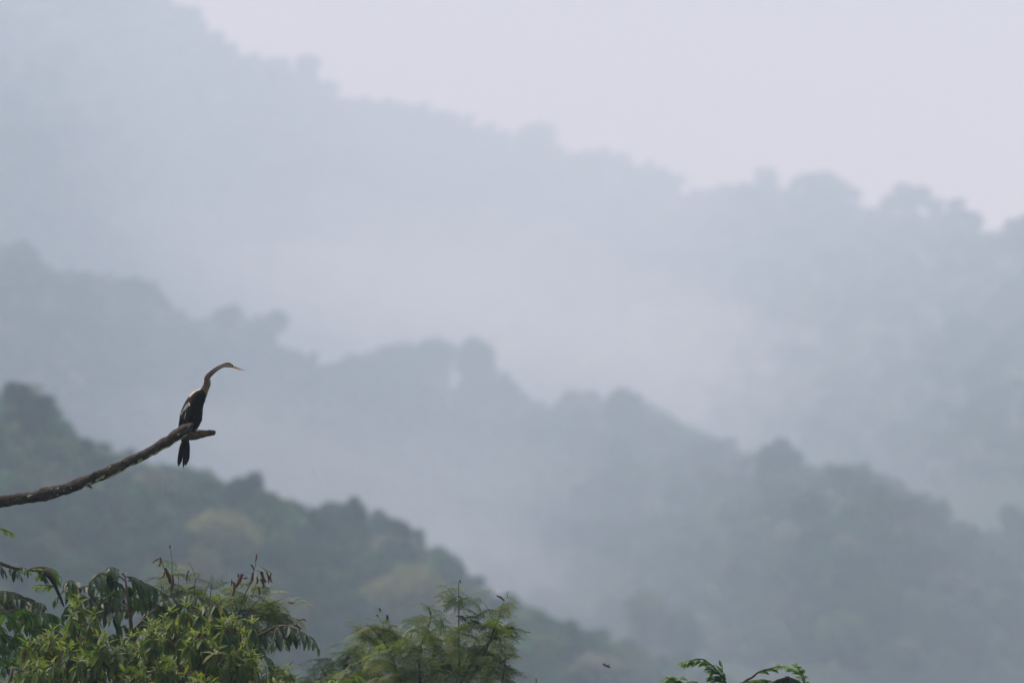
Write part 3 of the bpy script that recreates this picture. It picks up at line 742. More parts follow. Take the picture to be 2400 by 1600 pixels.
for x, y in [(182, 1398), (505, 1397), (515, 1402), (400, 1425), (435, 1412), (350, 1455), (120, 1472), (220, 1430), (470, 1420), (590, 1452), (60, 1498), (675, 1562), (690, 1585)]:
    shoot(B, P(x + rnd(-6, 6), y + 45, 63.2), P(x, y, 63.2), 13, 33 * s64, T_YOUNG, T_OLD)
B.finish()

# --- feathery trees with seed pods
def feathery(pl, stem, nf, fpx, tm=T_FEATHER, tipt=T_FEATHER_LIGHT, r0=0.0035):
    """a thin stem with twice-divided leaves set along it"""
    q = catmull(stem, 12); pl.twig(q, r0, r0 * .35)
    d = project(q[0])[2]
    nf = int(nf * 1.15)
    for i in range(nf):
        f = 0.15 + .85 * i / max(1, nf - 1); p = q[min(11, int(f * 11))]
        a = i * 2.4 + rnd(-.5, .5); out = np.array((math.cos(a), math.sin(a) * .6, rnd(-.45, .45)))
        pl.leaf(random.choice(tipt if f > .8 and random.random() < .6 else tm), p, out, np.array((0, -.35, 1.0)) + rvec() * .4, fpx * mpp(d) * rnd(.7, 1.1))

Cc = Plant("feathery_tree", "feathery-leaved tree with clusters of dark hanging seed pods, behind the bushes", "tree", foot_at(520, 67.0))
fc = Cc.foot; fkc = P(520, 1720, 67)
Cc.branch([fc, fc + (0, .05, 1.8), fkc], 0.09, 0.05, "trunk")
stemsC = [[fkc, P(450, 1560, 67), P(405, 1440, 67), P(402, 1390, 67), P(404, 1330, 67)], [fkc, P(470, 1560, 67), P(455, 1420, 67), P(458, 1355, 67)], [fkc, P(540, 1560, 67), P(565, 1420, 67), P(590, 1360, 67), P(596, 1330, 67)], [fkc, P(590, 1560, 67), P(640, 1440, 67), P(665, 1410, 67)], [fkc, P(560, 1540, 67), P(580, 1440, 67), P(620, 1390, 67)], [fkc, P(480, 1560, 67), P(490, 1420, 67), P(500, 1350, 67)]]
for q in stemsC: Cc.branch(q, 0.010, 0.0015)
for st, n, f in [([P(402, 1400, 67), P(400, 1360, 67), P(404, 1330, 67)], 8, 32),  ([P(375, 1400, 67), P(378, 1370, 67), P(372, 1345, 67)], 6, 30), ([P(415, 1400, 67), P(418, 1370, 67), P(420, 1335, 67)], 7, 34), ([P(457, 1400, 67), P(456, 1370, 67), P(470, 1342, 67)], 7, 28),
                 ([P(470, 1410, 67), P(485, 1380, 67), P(498, 1345, 67)], 9, 34), ([P(570, 1440, 67), P(578, 1400, 67), P(590, 1370, 67)], 9, 44), ([P(590, 1400, 67), P(600, 1370, 67), P(605, 1335, 67)], 8, 36), ([P(600, 1430, 67), P(640, 1410, 67), P(668, 1402, 67)], 10, 50), ([P(590, 1440, 67), P(625, 1430, 67), P(655, 1430, 67)], 9, 48),
                 ([P(560, 1440, 67), P(550, 1410, 67), P(548, 1385, 67)], 8, 36), ([P(430, 1420, 67), P(440, 1395, 67), P(440, 1375, 67)], 8, 34), ([P(480, 1440, 67), P(500, 1410, 67), P(510, 1385, 67)], 8, 38), ([P(610, 1450, 67), P(640, 1450, 67), P(660, 1445, 67)], 8, 44)]:
    feathery(Cc, st, n, f)
for x, y in scatter([(380, 1400), (500, 1400), (560, 1400), (640, 1420), (640, 1480), (560, 1560), (400, 1560)], 44):
    a = rnd(.3, 2.8); feathery(Cc, [P(x, y + 20, 67.3), P(x + 6, y, 67.3), P(x + 25 * math.cos(a), y - 25 * math.sin(a), 67.3)], 6, 42)
k = 0.2424  # photo pixels per pixel of the enlarged view the pods were measured on
for x0, y0, x1, y1, wd, bd in [(105, 350, 85, 445, 5.5, .15), (100, 362, 28, 412, 4, -.1), (150, 455, 205, 615, 9, .05), (222, 520, 205, 690, 4.5, .1), (150, 490, 118, 555, 3.5, .1), (200, 232, 190, 262, 3, .2), (898, 512, 825, 650, 9, .05), (818, 590, 795, 735, 6, .1), (858, 512, 856, 552, 4, .1),
                               (998, 500, 960, 630, 6, .12), (1078, 490, 1130, 600, 7, -.05), (1075, 560, 1105, 655, 6.5, .12), (1090, 490, 1095, 600, 6, .05), (1130, 487, 1150, 608, 4.5, .1), (1178, 505, 1193, 600, 4.5, -.18), (1053, 645, 1063, 722, 5.5, .1), (980, 420, 1010, 470, 3.5, .1), (1038, 318, 1024, 395, 3.2, .05),
                               (1040, 540, 1040, 610, 5, .1), (820, 650, 812, 718, 4.5, .05), (905, 552, 950, 550, 3.5, -.1), (382, 480, 365, 595, 3.2, -.1), (1460, 960, 1520, 970, 4, .25), (1432, 950, 1465, 945, 4, -.4), (1335, 1040, 1330, 985, 3, .1), (1400, 1010, 1460, 1060, 5, .15), (1420, 1000, 1475, 1040, 4.5, -.1), (1385, 1040, 1415, 1065, 4, .1),
                               (1340, 785, 1410, 787, 4, -.1), (795, 570, 790, 625, 4, .1)]:
    pod(Cc, 350 + x0 * k, 1220 + y0 * k, 350 + x1 * k, 1220 + y1 * k, 66.8, max(4.0, wd * .95), bd)
for x0, y0, x1, y1 in [(205, 615, 205, 695), (200, 240, 220, 520), (1038, 330, 1000, 520), (998, 500, 940, 640), (1078, 490, 1000, 470), (1130, 490, 1070, 440), (1178, 505, 1090, 450), (105, 355, 140, 460), (898, 515, 960, 560), (980, 425, 1010, 500), (858, 515, 880, 560), (380, 400, 440, 530), (1440, 960, 1380, 1060)]:
    Cc.twig([P(350 + x0 * k, 1220 + y0 * k, 66.85), P(350 + (x0 + x1) / 2 * k + 2, 1220 + (y0 + y1) / 2 * k, 66.85), P(350 + x1 * k, 1220 + y1 * k, 66.9)], 0.0020, 0.0016, 4)
Cc.finish()

E = Plant("feathery_tree", "feathery-leaved olive tree in the middle with slender tops above its crown", "tree", foot_at(1000, 69.0))
fe = E.foot; fke = P(1000, 1760, 69); de = 69.0
E.branch([fe, fe + (.05, 0, 1.7), fke], 0.10, 0.06, "trunk")
for q in [[fke, P(1070, 1600, de), P(1075, 1480, de), P(1075, 1362, de)], [fke, P(985, 1600, de), P(985, 1520, de), P(1010, 1450, de), P(1003, 1418, de)], [fke, P(940, 1600, de), P(910, 1520, de), P(880, 1480, de), P(858, 1460, de)], [fke, P(1090, 1580, de), P(1140, 1510, de), P(1185, 1480, de)], [fke, P(1120, 1560, de), P(1160, 1470, de), P(1180, 1410, de)], [fke, P(1150, 1660, de), P(1180, 1580, de), P(1185, 1535, de)]]:
    E.branch(q, 0.014, 0.002)
for st, n, f in [([(1076, 1470), (1076, 1420), (1074, 1365)], 14, 34), ([(1076, 1400), (1060, 1390), (1048, 1376)], 5, 24), ([(1076, 1430), (1100, 1410), (1105, 1396)], 6, 34), ([(1010, 1450), (1004, 1425), (985, 1412)], 6, 30), ([(1006, 1430), (1012, 1420), (1020, 1418)], 4, 24), ([(1150, 1450), (1165, 1430), (1182, 1418)], 9, 34), ([(1150, 1450), (1145, 1430), (1132, 1408)], 5, 22),
                 ([(1188, 1400), (1190, 1392), (1191, 1384)], 2, 16), ([(1170, 1480), (1190, 1470), (1212, 1464)], 7, 32), ([(1180, 1485), (1195, 1475), (1202, 1480)], 5, 32), ([(920, 1490), (880, 1470), (845, 1464)], 10, 34), ([(900, 1480), (898, 1460), (885, 1445)], 6, 28), ([(905, 1480), (915, 1468), (918, 1462)], 5, 28), ([(1175, 1560), (1172, 1545), (1176, 1538)], 6, 34), ([(1035, 1470), (1033, 1450), (1030, 1442)], 5, 28), ([(1110, 1465), (1118, 1452), (1112, 1446)], 5, 32),
                 ([(860, 1500), (845, 1490), (838, 1480)], 6, 34), ([(1160, 1590), (1170, 1585), (1180, 1575)], 6, 36)]:
    feathery(E, [P(x, y, de) for x, y in st], n, f)
hullE = [(850, 1482), (900, 1478), (960, 1474), (1000, 1466), (1060, 1470), (1110, 1468), (1150, 1462), (1180, 1450), (1172, 1490), (1160, 1530), (1172, 1580), (1170, 1700), (820, 1700), (800, 1600), (850, 1560), (880, 1520)]
for rep in range(2):
    for x, y in scatter(hullE, 25):
        a = rnd(.2, 2.9); d = de + rnd(-.5, .9); feathery(E, [P(x, y + 18, d), P(x + 4, y + 4, d), P(x + 20 * math.cos(a), y - 14 * math.sin(a), d)], 5, 40)
for x0, y0, x1, y1, w_ in [(1164, 1395, 1183, 1408, 5), (907, 1440, 906, 1458, 6), (889, 1424, 891, 1434, 4.5), (881, 1441, 888, 1443, 4), (1077, 1358, 1079, 1366, 4)]:
    pod(E, x0, y0, x1, y1, de, w_, .08)
E.finish()

# --- dim shrub beside it, farther off
Hh = Plant("feathery_tree", "dim blurred feathery treetop left of the olive tree, farther back", "tree", foot_at(800, 78.0))
fh = Hh.foot; Hh.branch([fh, fh + (0, 0, 2.5), P(800, 1640, 78)], 0.10, 0.05, "trunk")
for q in [[P(800, 1640, 78), P(810, 1560, 78), P(820, 1510, 78)], [P(800, 1640, 78), P(770, 1590, 78), P(750, 1560, 78)], [P(800, 1640, 78), P(850, 1570, 78), P(870, 1520, 78)]]: Hh.branch(q, 0.03, 0.006)
T_DIM = [frond_template("leaf", vary((0.034, 0.066, 0.034), .15), 40 + i, droop=dd) for i, dd in enumerate((.3, .5))]
for x, y in scatter([(740, 1560), (770, 1545), (800, 1535), (815, 1505), (830, 1500), (870, 1500), (880, 1560), (860, 1700), (720, 1700), (730, 1600)], 20):
    a = rnd(.2, 2.9); feathery(Hh, [P(x, y + 16, 78), P(x + 4, y + 4, 78), P(x + 16 * math.cos(a), y - 8 * math.sin(a), 78 + rnd(-.5, .5))], 5, 40, T_DIM, T_DIM)
Hh.finish()

# --- green bush tip at the bottom between the two
G = Plant("leafy_bush", "bright green bush top just showing between the yellow-green bush and the olive tree", "bush", foot_at(780, 62.0))
fg = G.foot; G.branch([fg, fg + (0, 0, 2), P(780, 1680, 62)], 0.07, 0.04, "trunk")
for x, y in scatter([(690, 1610), (720, 1590), (760, 1588), (800, 1574), (830, 1582), (850, 1612), (850, 1700), (690, 1700)], 17):
    a = rnd(-.4, 3.5); arc(G, x, y + 8, x + 30 * math.cos(a), y + 12 * math.sin(a) * .5 + 6, rnd(61.8, 62.4), 10, 8, 19, T_GREEN + T_FRESH, .55)
G.finish()

# --- pinnate sapling at the bottom right
Fp = Plant("sapling", "fresh green sapling tips arching up over the bottom edge right of centre", "tree", foot_at(1720, 62.0))
ff = Fp.foot; fkf = P(1720, 1700, 62)
Fp.branch([ff, ff + (.02, 0, 2.2), fkf], 0.05, 0.03, "trunk")
for q in [[fkf, P(1708, 1620, 62), P(1692, 1585, 62), P(1665, 1556, 62), P(1640, 1543, 62), P(1603, 1552, 62)], [fkf, P(1735, 1610, 62), P(1765, 1585, 62), P(1782, 1572, 62), P(1830, 1560, 62)], [fkf, P(1640, 1640, 62), P(1600, 1600, 62), P(1560, 1586, 62)], [fkf, P(1830, 1640, 62), P(1885, 1600, 62), P(1870, 1562, 62)], [fkf, P(1790, 1640, 62), P(1810, 1600, 62), P(1850, 1584, 62)]]:
    Fp.branch(q, 0.012, 0.003)
s62 = mpp(62)
for x0, y0, x1, y1, ar, n, lp, tm, hg, sp in [(1668, 1558, 1602, 1552, 14, 16, 15, T_SAP, .35, .7), (1640, 1545, 1600, 1556, 5, 10, 13, T_SAP, .4, .6), (1700, 1598, 1660, 1552, 4, 14, 19, T_GREEN, .15, .8), (1700, 1600, 1690, 1562, 0, 3, 20, T_GREEN, .1, .5), (1704, 1604, 1660, 1560, 12, 8, 19, T_SAP, .45, .6), (1706, 1606, 1668, 1588, 8, 10, 18, T_GREEN, .1, .6),
                                           (1765, 1582, 1838, 1558, 6, 18, 13, T_SAP, .15, .6), (1780, 1575, 1842, 1562, 4, 8, 12, T_SAP, .1, .6), (1740, 1600, 1800, 1594, 8, 14, 16, T_GREEN + T_SAP, .3, .5), (1745, 1596, 1735, 1604, 4, 8, 14, T_GREEN, .4, .5),
                                           (1884, 1600, 1868, 1560, 0, 14, 14, T_SAP, .1, .8), (1870, 1575, 1852, 1566, 4, 8, 13, T_SAP, .4, .6), (1890, 1596, 1902, 1604, 2, 7, 13, T_SAP, .2, .6),
                                           (1845, 1586, 1808, 1606, 8, 14, 24, T_DARK, .9, .4), (1840, 1584, 1890, 1608, 8, 14, 24, T_DARK, .9, .4), (1835, 1588, 1860, 1592, 3, 10, 24, T_DARK, 1.0, .3), (1820, 1592, 1870, 1600, 6, 12, 22, T_DARK, 1.0, .3),
                                           (1600, 1604, 1556, 1590, 10, 14, 13, T_SAP, .6, .6), (1600, 1600, 1575, 1584, 4, 10, 12, T_SAP, .5, .6), (1605, 1602, 1630, 1596, 5, 10, 12, T_SAP, .5, .6), (1590, 1596, 1600, 1584, 2, 6, 11, T_SAP, .4, .6)]:
    spray(Fp, P(x0, y0, 62 + rnd(-.05, .05)), P(x1, y1, 62 + rnd(-.1, .1)), ar * s62, int(n * 1.5), lp * 1.35 * s62, tm, hg, sp, r=.0035)
Fp.finish()

# --- two more tips at the bottom edge
I1 = Plant("feathery_tree", "tiny feathery treetop tip touching the bottom edge right of the olive tree", "tree", foot_at(1255, 66.0))
I1.branch([I1.foot, I1.foot + (0, 0, 2), P(1256, 1660, 66), P(1257, 1630, 66), P(1258, 1600, 66)], 0.009, 0.0012, "trunk")
feathery(I1, [P(1256, 1640, 66), P(1257, 1612, 66), P(1258, 1594, 66)], 14, 28, T_FEATHER_LIGHT)
I1.finish()
I2 = Plant("leafy_bush", "dark rounded bush top barely rising over the bottom edge below the flying insect", "bush", foot_at(1474, 67.0))
I2.branch([I2.foot, I2.foot + (0, 0, 2), P(1474, 1660, 67)], 0.05, 0.02, "trunk")
for x, y in scatter([(1450, 1612), (1465, 1600), (1482, 1600), (1500, 1612), (1500, 1680), (1450, 1680)], 12):
    a = rnd(0, 3.1); arc(I2, x, y + 6, x + 14 * math.cos(a), y - 2, 67, 6, 6, 14, T_DARK)
I2.finish()

# ------------------------------------------------------------------ dead tree with the perch
def Z2(zx, zy, dy=0.0): return P(zx / 4.3556, 960 + zy / 4.3556, DB + dy)    # measured on the enlarged view of the limb
sb = mpp(DB); z2 = sb / 4.3556
dead_foot = foot_at(-560, 64.0)
DT = thing("dead_tree", "bare dead limb with pale lichen reaching in from the left edge beneath the perched bird", "tree", dead_foot)
limb_pts = [P(-545, 1470, DB), P(-430, 1380, DB), P(-300, 1290, DB), P(-150, 1218, DB), Z2(-330, 1010), Z2(0, 940), Z2(300, 893), Z2(500, 850), Z2(700, 800), Z2(850, 735), Z2(1000, 675), Z2(1200, 588), Z2(1450, 465), Z2(1600, 385), Z2(1750, 297), Z2(1850, 232), Z2(1915, 187), Z2(1958, 163), Z2(1972, 158)]
limb_r = [90, 80, 72, 66, 62, 60, 58, 66, 56, 60, 58, 54, 50, 50, 56, 62, 48, 34, 16]
nL = 360
q = catmull(limb_pts, nL); rr = catmull([(r, 0, 0) for r in limb_r], nL)[:, 0] * z2
V, F = tube_arrays(q - dead_foot, rr, 26, bump=0.24, bseed=3.3, bscale=15)
link("limb", make_mesh("limb", V, F, mat=M_BARK, smooth=True), DT)
ft = dead_foot
V, F = tube_arrays(catmull([ft + (0, 0, -.1), ft + (.02, 0, 1.2), ft + (-.03, 0, 3.5), P(-565, 1500, DB), P(-560, 1200, DB), P(-575, 980, DB)], 60) - dead_foot, np.linspace(0.30, 0.15, 60), 20, bump=0.18, bseed=1.1, bscale=5)
link("trunk", make_mesh("trunk", V, F, mat=M_BARK, smooth=True), DT)
stub_pts = [Z2(1840, 262, 0.03), Z2(1900, 272, 0.05), Z2(1960, 268, 0.07), Z2(2030, 253, 0.09), Z2(2100, 243, 0.105), Z2(2160, 236, 0.115), Z2(2190, 236, 0.12), Z2(2199, 238, 0.122)]
V, F = tube_arrays(catmull(stub_pts, 60) - dead_foot, catmull([(r, 0, 0) for r in (30, 40, 44, 44, 38, 30, 25, 8)], 60)[:, 0] * z2, 18, bump=0.2, bseed=8.2, bscale=22)
link("stub", make_mesh("stub", V, F, mat=M_STUB, smooth=True), DT)

def surf(i, ph, lift):
    """a point on the limb's skin: station i of the limb, angle ph (0 = towards the viewer, -90 = underside)"""
    T = q[min(i + 1, nL - 1)] - q[i - 1]; T /= np.linalg.norm(T)
    up = np.cross(RGT * T[0] + UPV * (T @ UPV), FWD); up = np.cross(np.cross(T, UPV), T); up /= np.linalg.norm(up)
    bk = np.cross(T, up); bk = bk if bk @ FWD < 0 else -bk
    dr = bk * math.cos(ph) + up * math.sin(ph)
    p = q[i] + dr * rr[i]
    b = 1 + 0.24 * mnoise.fractal(Vector(((p - dead_foot) * 15 + 3.3).tolist()), 1.0, 2.0, 3)
    return q[i] + dr * (rr[i] * b + lift), dr, T
def lichen(zx, zy_off, size, seed):
    """a crusty lichen patch: irregular disc that follows the bark"""
    i = int(np.argmin(np.abs(project_x - (zx / 4.3556)))); r_ = np.random.default_rng(seed); n = 12
    ph0 = zy_off; V = []
    for ring, f in ((0, 0.0), (1, 0.55), (2, 1.0)):
        m = 1 if ring == 0 else n
        for k in range(m):
            a = 2 * math.pi * k / n; e = size * f * (1 + (.45 * r_.uniform(-1, 1) if ring == 2 else 0))
            di = e * math.cos(a) * 1.5; dp = e * math.sin(a)
            j = int(min(nL - 2, max(1, i + di / (np.linalg.norm(q[min(i + 1, nL - 1)] - q[i]) + 1e-6))))
            p, _, _ = surf(j, ph0 + dp / rr[j], 0.0035 if ring < 2 else -0.001); V.append(p - dead_foot)
    F = [(0, 1 + k, 1 + (k + 1) % n) for k in range(n)] + [(1 + k, 1 + n + k, 1 + n + (k + 1) % n, 1 + (k + 1) % n) for k in range(n)]
    o = link("lichen_patch", make_mesh("lichen_patch", V, F, mat=M_LICHEN, smooth=True), DT)
project_x = np.array([project(p)[0] for p in q])
for n_, (zx, a, sz) in enumerate([(800, -1.25, .014), (850, -1.15, .016), (905, -.95, .020), (960, -1.3, .020), (990, -.75, .012), (1040, -.55, .015), (1020, -.7, .010), (1100, -1.25, .016), (1150, -1.3, .016), (1210, -1.2, .018), (1255, -1.25, .015), (1285, -1.2, .012), (1325, -1.0, .012), (1355, -.9, .008), (1425, -.85, .014), (1520, -1.0, .015), (1585, -1.05, .018), (1640, -1.2, .015), (1690, -1.2, .014), (1680, -.95, .007), (1730, -1.3, .014), (1780, -1.3, .013), (1830, .0, .007), (1825, -1.1, .011), (1865, -1.2, .018), (1480, -1.25, .011), (1400, -1.25, .010), (1560, -1.35, .014),
                                              (310, .25, .009), (325, .35, .006), (730, -.1, .005), (590, -.6, .004), (1155, .8, .005), (660, -.2, .004), (610, .5, .005), (540, .6, .004)]):
    lichen(zx, a, sz, n_)

def snag(x0, y0, x1, y1, r0, dy=-0.02):
    """a short broken twig stub on the limb"""
    V, F = tube_arrays(catmull([Z2(x0, y0, dy), Z2((x0 + x1) / 2, (y0 + y1) / 2, dy * 1.6), Z2(x1, y1, dy * 2)], 8) - dead_foot, np.linspace(r0, r0 * .45, 8) * z2, 8, bump=0.25, bscale=60)
    link("snag", make_mesh("snag", V, F, mat=M_BARK, smooth=True), DT)
for a in [(900, 770, 940, 797, 16), (955, 690, 962, 636, 26), (520, 880, 512, 916, 24), (815, 760, 826, 712, 14), (1255, 560, 1245, 515, 12), (1790, 270, 1772, 232, 12), (1905, 215, 1968, 142, 30)]: snag(*a)

# ------------------------------------------------------------------ the bird
def ZB(zx, zy, dy=0.0): return P(380 + zx / 5.225, 820 + zy / 5.225, DB + BY + dy)   # measured on the enlarged view of the bird
BY = 0.125; zb = sb / 5.225
M_PLUM = mat_tint("plumage", 0.7, 0.08, 220, 0.3, 0.35, 0.004)
M_BEAK = mat_tint("bill", 0.4, 0.4, 90, 0.12, 0.05, 0.001)
M_FOOT = mat_noise("foot_skin", [(0.3, (0.30, 0.25, 0.17)), (0.7, (0.48, 0.40, 0.28))], 90, 0.6)
bird_foot = ZB(420, 985)
BIRD = thing("bird", "black-bodied waterbird with long snaky brown neck and orange dagger bill perched on the bare limb", "bird", bird_foot)
sec = [(872, 206, 9, 8), (860, 199, 17, 14), (842, 191, 24, 19), (815, 184, 29, 23), (785, 183, 28, 23), (755, 189, 24, 21), (720, 203, 23, 21), (680, 224, 25, 23), (640, 252, 27, 25), (600, 284, 30, 27), (568, 318, 34, 30), (550, 352, 35, 32), (553, 388, 42, 36), (549, 422, 45, 39), (536, 456, 44, 42), (520, 488, 49, 47),
       (496, 524, 64, 62), (458, 566, 90, 84), (418, 620, 106, 104), (388, 685, 118, 118), (368, 755, 132, 126), (352, 825, 138, 124), (335, 890, 128, 112), (316, 950, 108, 92), (298, 1010, 80, 70), (283, 1070, 56, 50), (272, 1125, 38, 34), (268, 1150, 14, 14)]
NB = 150; sp = catmull([(a, b, 0) for a, b, _, _ in sec], NB); rs = catmull([(c, d_, 0) for _, _, c, d_ in sec], NB)
SG = 28; V, Fb, Ct = [], [], []
tg = np.gradient(sp[:, :2], axis=0); tg /= np.linalg.norm(tg, axis=1)[:, None]
BROWN, DARKB, PALE, BLACK, WINGB = np.array((0.112, 0.068, 0.050)), np.array((0.035, 0.024, 0.02)), np.array((0.50, 0.43, 0.36)), np.array((0.0045, 0.004, 0.0045)), np.array((0.009, 0.0075, 0.0075))
def sstep(a, b, x): f = min(1, max(0, (x - a) / (b - a))); return f * f * (3 - 2 * f)
for i in range(NB):
    # in the enlarged view y runs down: dorsal side of a head-to-tail tangent (tx, ty) is (-ty, tx) turned up-left
    dx, dy_ = -tg[i, 1], tg[i, 0]
    for k_ in range(SG):
        ph = 2 * math.pi * k_ / SG
        c, s_ = math.cos(ph), math.sin(ph)
        wob = 1 + (0.02 * mnoise.noise(Vector((i * .25, k_ * .6, 0))) if i > 55 else 0)
        x = sp[i, 0] + dx * rs[i, 0] * c * wob; y = sp[i, 1] + dy_ * rs[i, 0] * c * wob
        p = ZB(x, y, -s_ * rs[i, 1] * wob * zb) - bird_foot; V.append(p)
        f = i / (NB - 1) * (len(sec) - 1)                       # station in section numbers
        nz = mnoise.noise(Vector((i * .33, k_ * .7, 5.0)))
        side = abs(s_); dors = c
        # head and neck: dark crown, white stripe through the cheek, brown below
        col = BROWN * (0.9 + .3 * nz)
        top = sstep(.35, .8, dors + .15 * nz)
        col = col * (1 - top) + (DARKB if f < 9 else BROWN * .55) * top
        cheek = sstep(.25, -.25, abs(dors + .15) - .35) * sstep(0.4, 2, f) * (1 - sstep(6, 10, f))
        throat = sstep(-.1, -.6, dors) * (1 - sstep(4, 9, f))
        col = col * (1 - .75 * cheek) + PALE * .75 * cheek
        col = col * (1 - .7 * throat) + PALE * .85 * .7 * throat
        if f > 9.5:
            pl_ = sstep(-.3, .9, -dors + .4 * nz) * .45; col = col * (1 - pl_) + np.array((.33, .25, .18)) * pl_
        # body: black, boundary slanting from nape to breast
        edge = 15.4 - 0.55 * dors + (1.2 if dors > .75 else 0) * 0 + .25 * nz
        bl = sstep(edge - .25, edge + .3, f)
        body = BLACK * (1 + .5 * nz)
        mant = sstep(.80, .97, dors + .06 * nz) * sstep(14.8, 15.5, f) * (1 - sstep(17.6, 18.6, f))
        body = body * (1 - mant) + np.array((.62, .47, .38)) * mant
        if f > 18: 
            wg = sstep(.0, .5, dors); body = body * (1 - wg) + WINGB * wg
        Ct.append(col * (1 - bl) + body * bl)
for i in range(NB - 1):
    for k_ in range(SG):
        k2 = (k_ + 1) % SG; Fb.append((i * SG + k_, (i + 1) * SG + k_, (i + 1) * SG + k2, i * SG + k2))
Fb += [tuple(range(SG)), tuple((NB - 1) * SG + k_ for k_ in range(SG))[::-1]]
link("body", make_mesh("body", V, Fb, np.array(Ct), M_PLUM, True), BIRD)

def blade(name, pts, wpx, tint, mat, thick=0.0025, dy=0.0, tipf=0.25, n=9, ridge=0.12):
    """a feather: tapering blade with a raised shaft, pts in the enlarged view with depth offsets"""
    c = catmull([ZB(a, b, dy + e) - bird_foot for a, b, e in pts], n + 1); V, F = [], []
    for i in range(n + 1):
        f = i / n; T = c[min(n, i + 1)] - c[max(0, i - 1)]; T /= np.linalg.norm(T); sd_ = np.cross(T, FWD); sd_ /= np.linalg.norm(sd_)
        w_ = wpx * zb * .5 * (min(1, .55 + f * 1.2) if f < .6 else 1) * (1 if f < 1 - tipf else max(.08, math.sqrt(max(0, 1 - ((f - 1 + tipf) / tipf) ** 2))))
        V += [c[i] - sd_ * w_, c[i] - FWD * (thick + ridge * w_), c[i] + sd_ * w_, c[i] + FWD * thick]
    for i in range(n):
        for k_ in range(4): F.append((i * 4 + k_, i * 4 + (k_ + 1) % 4, (i + 1) * 4 + (k_ + 1) % 4, (i + 1) * 4 + k_))
    F += [(3, 2, 1, 0), (n * 4, n * 4 + 1, n * 4 + 2, n * 4 + 3)]
    return link(name, make_mesh(name, V, F, np.array(tint)[None], mat), BIRD)
for pts, wd, dy, tn in [([(268, 1080, 0), (232, 1220, -.01), (200, 1428, -.01)], 52, -.012, 1.0), ([(272, 1080, 0), (240, 1220, 0), (214, 1405, 0)], 50, .004, .9), ([(292, 1070, 0), (278, 1220, 0), (258, 1448, 0)], 36, .0, 1.2), ([(300, 1070, 0), (300, 1230, -.01), (288, 1415, -.012)], 62, -.014, 1.0), ([(310, 1070, 0), (312, 1230, 0), (302, 1385, 0)], 58, .006, .9)]:
    blade("tail_feather", pts, wd, tuple(np.array((.0075, .0068, .0075)) * tn), M_PLUM, dy=dy)

# wings: shells lying on the flanks, with white-streaked plumes on the near one
def wing(sg):
    """folded wing on one flank (sg -1 = towards the viewer)"""
    outl = [((325, 598), (372, 640)), ((298, 645), (362, 700)), ((262, 705), (350, 770)), ((234, 768), (338, 835)), ((216, 835), (318, 890)), ((206, 900), (290, 935)), ((204, 955), (252, 962)), ((203, 985), (222, 985))]
    A_ = catmull([(a[0], a[1], 0) for a, b in outl], 26); B_ = catmull([(b[0], b[1], 0) for a, b in outl], 26); V, F = [], []; m = 9
    for i in range(26):
        j = int(np.argmin(np.abs(sp[:, 1] - (A_[i][1] + B_[i][1]) / 2) + (np.arange(NB) < 70) * 1e4)); cx, rx_, rd = sp[j, 0], rs[j, 0], rs[j, 1]
        for l in range(m):
            u = l / (m - 1); x = A_[i][0] * (1 - u) + B_[i][0] * u; y = A_[i][1] * (1 - u) + B_[i][1] * u
            jj = int(np.argmin(np.abs(sp[:, 1] - y) + (np.arange(NB) < 70) * 1e4)); e = (x - sp[jj, 0]) / (rs[jj, 0] * 1.0)
            dep = rs[jj, 1] * math.sqrt(max(0.0, 1 - min(1, e * e))) + 6 + 7 * math.sin(math.pi * u)
            V.append(ZB(x, y, sg * dep * zb) - bird_foot)
    for i in range(25):
        for l in range(m - 1): F.append((i * m + l, i * m + l + 1, (i + 1) * m + l + 1, (i + 1) * m + l))
    nV = len(V); V = V + [v + np.array((0, -sg * 0.006, 0)) for v in V]
    F2 = F + [tuple(a + nV for a in f[::-1]) for f in F]
    rim = [i * m for i in range(26)] + [25 * m + l for l in range(1, m)] + [i * m + m - 1 for i in range(24, -1, -1)] + [l for l in range(m - 2, 0, -1)]
    for a, b in zip(rim, rim[1:] + rim[:1]): F2.append((a, b, b + nV, a + nV))
    return link("wing", make_mesh("wing", V, F2, np.array((.0135, .011, .011))[None], M_PLUM, True), BIRD)
wing(-1); wing(1)
def on_flank(x, y, lift=17):
    jj = int(np.argmin(np.abs(sp[:, 1] - y) + (np.arange(NB) < 70) * 1e4)); e = (x - sp[jj, 0]) / rs[jj, 0]
    return -(rs[jj, 1] * math.sqrt(max(0.0, 1 - min(1, e * e))) + lift) * zb
for x0, y0, x1, y1, wd in [(322, 632, 330, 690, 13), (310, 640, 290, 712, 11), (296, 662, 268, 738, 11), (318, 650, 306, 712, 8), (278, 700, 240, 775, 12), (262, 735, 226, 800, 12), (334, 645, 338, 688, 9), (300, 700, 276, 745, 7), (290, 760, 268, 850, 7), (240, 760, 222, 790, 8)]:
    xm, ym = (x0 + x1) / 2, (y0 + y1) / 2
    blade("plume", [(x0, y0, on_flank(x0, y0)), (xm, ym, on_flank(xm, ym)), (x1, y1, on_flank(x1, y1))], wd * 0.8, (0.58, 0.57, 0.58), M_PLUM, 0.0012, n=6)
for x0, y0, x1, y1, wd in [(225, 815, 206, 970, 22), (245, 820, 222, 975, 24), (270, 830, 240, 965, 24)]:
    xm, ym = (x0 + x1) / 2, (y0 + y1) / 2
    blade("wing_feather", [(x0, y0, on_flank(x0, y0)), (xm, ym, on_flank(xm, ym)), (x1, y1, on_flank(x1, y1))], wd, (0.016, 0.0125, 0.012), M_PLUM, 0.0012, n=8)
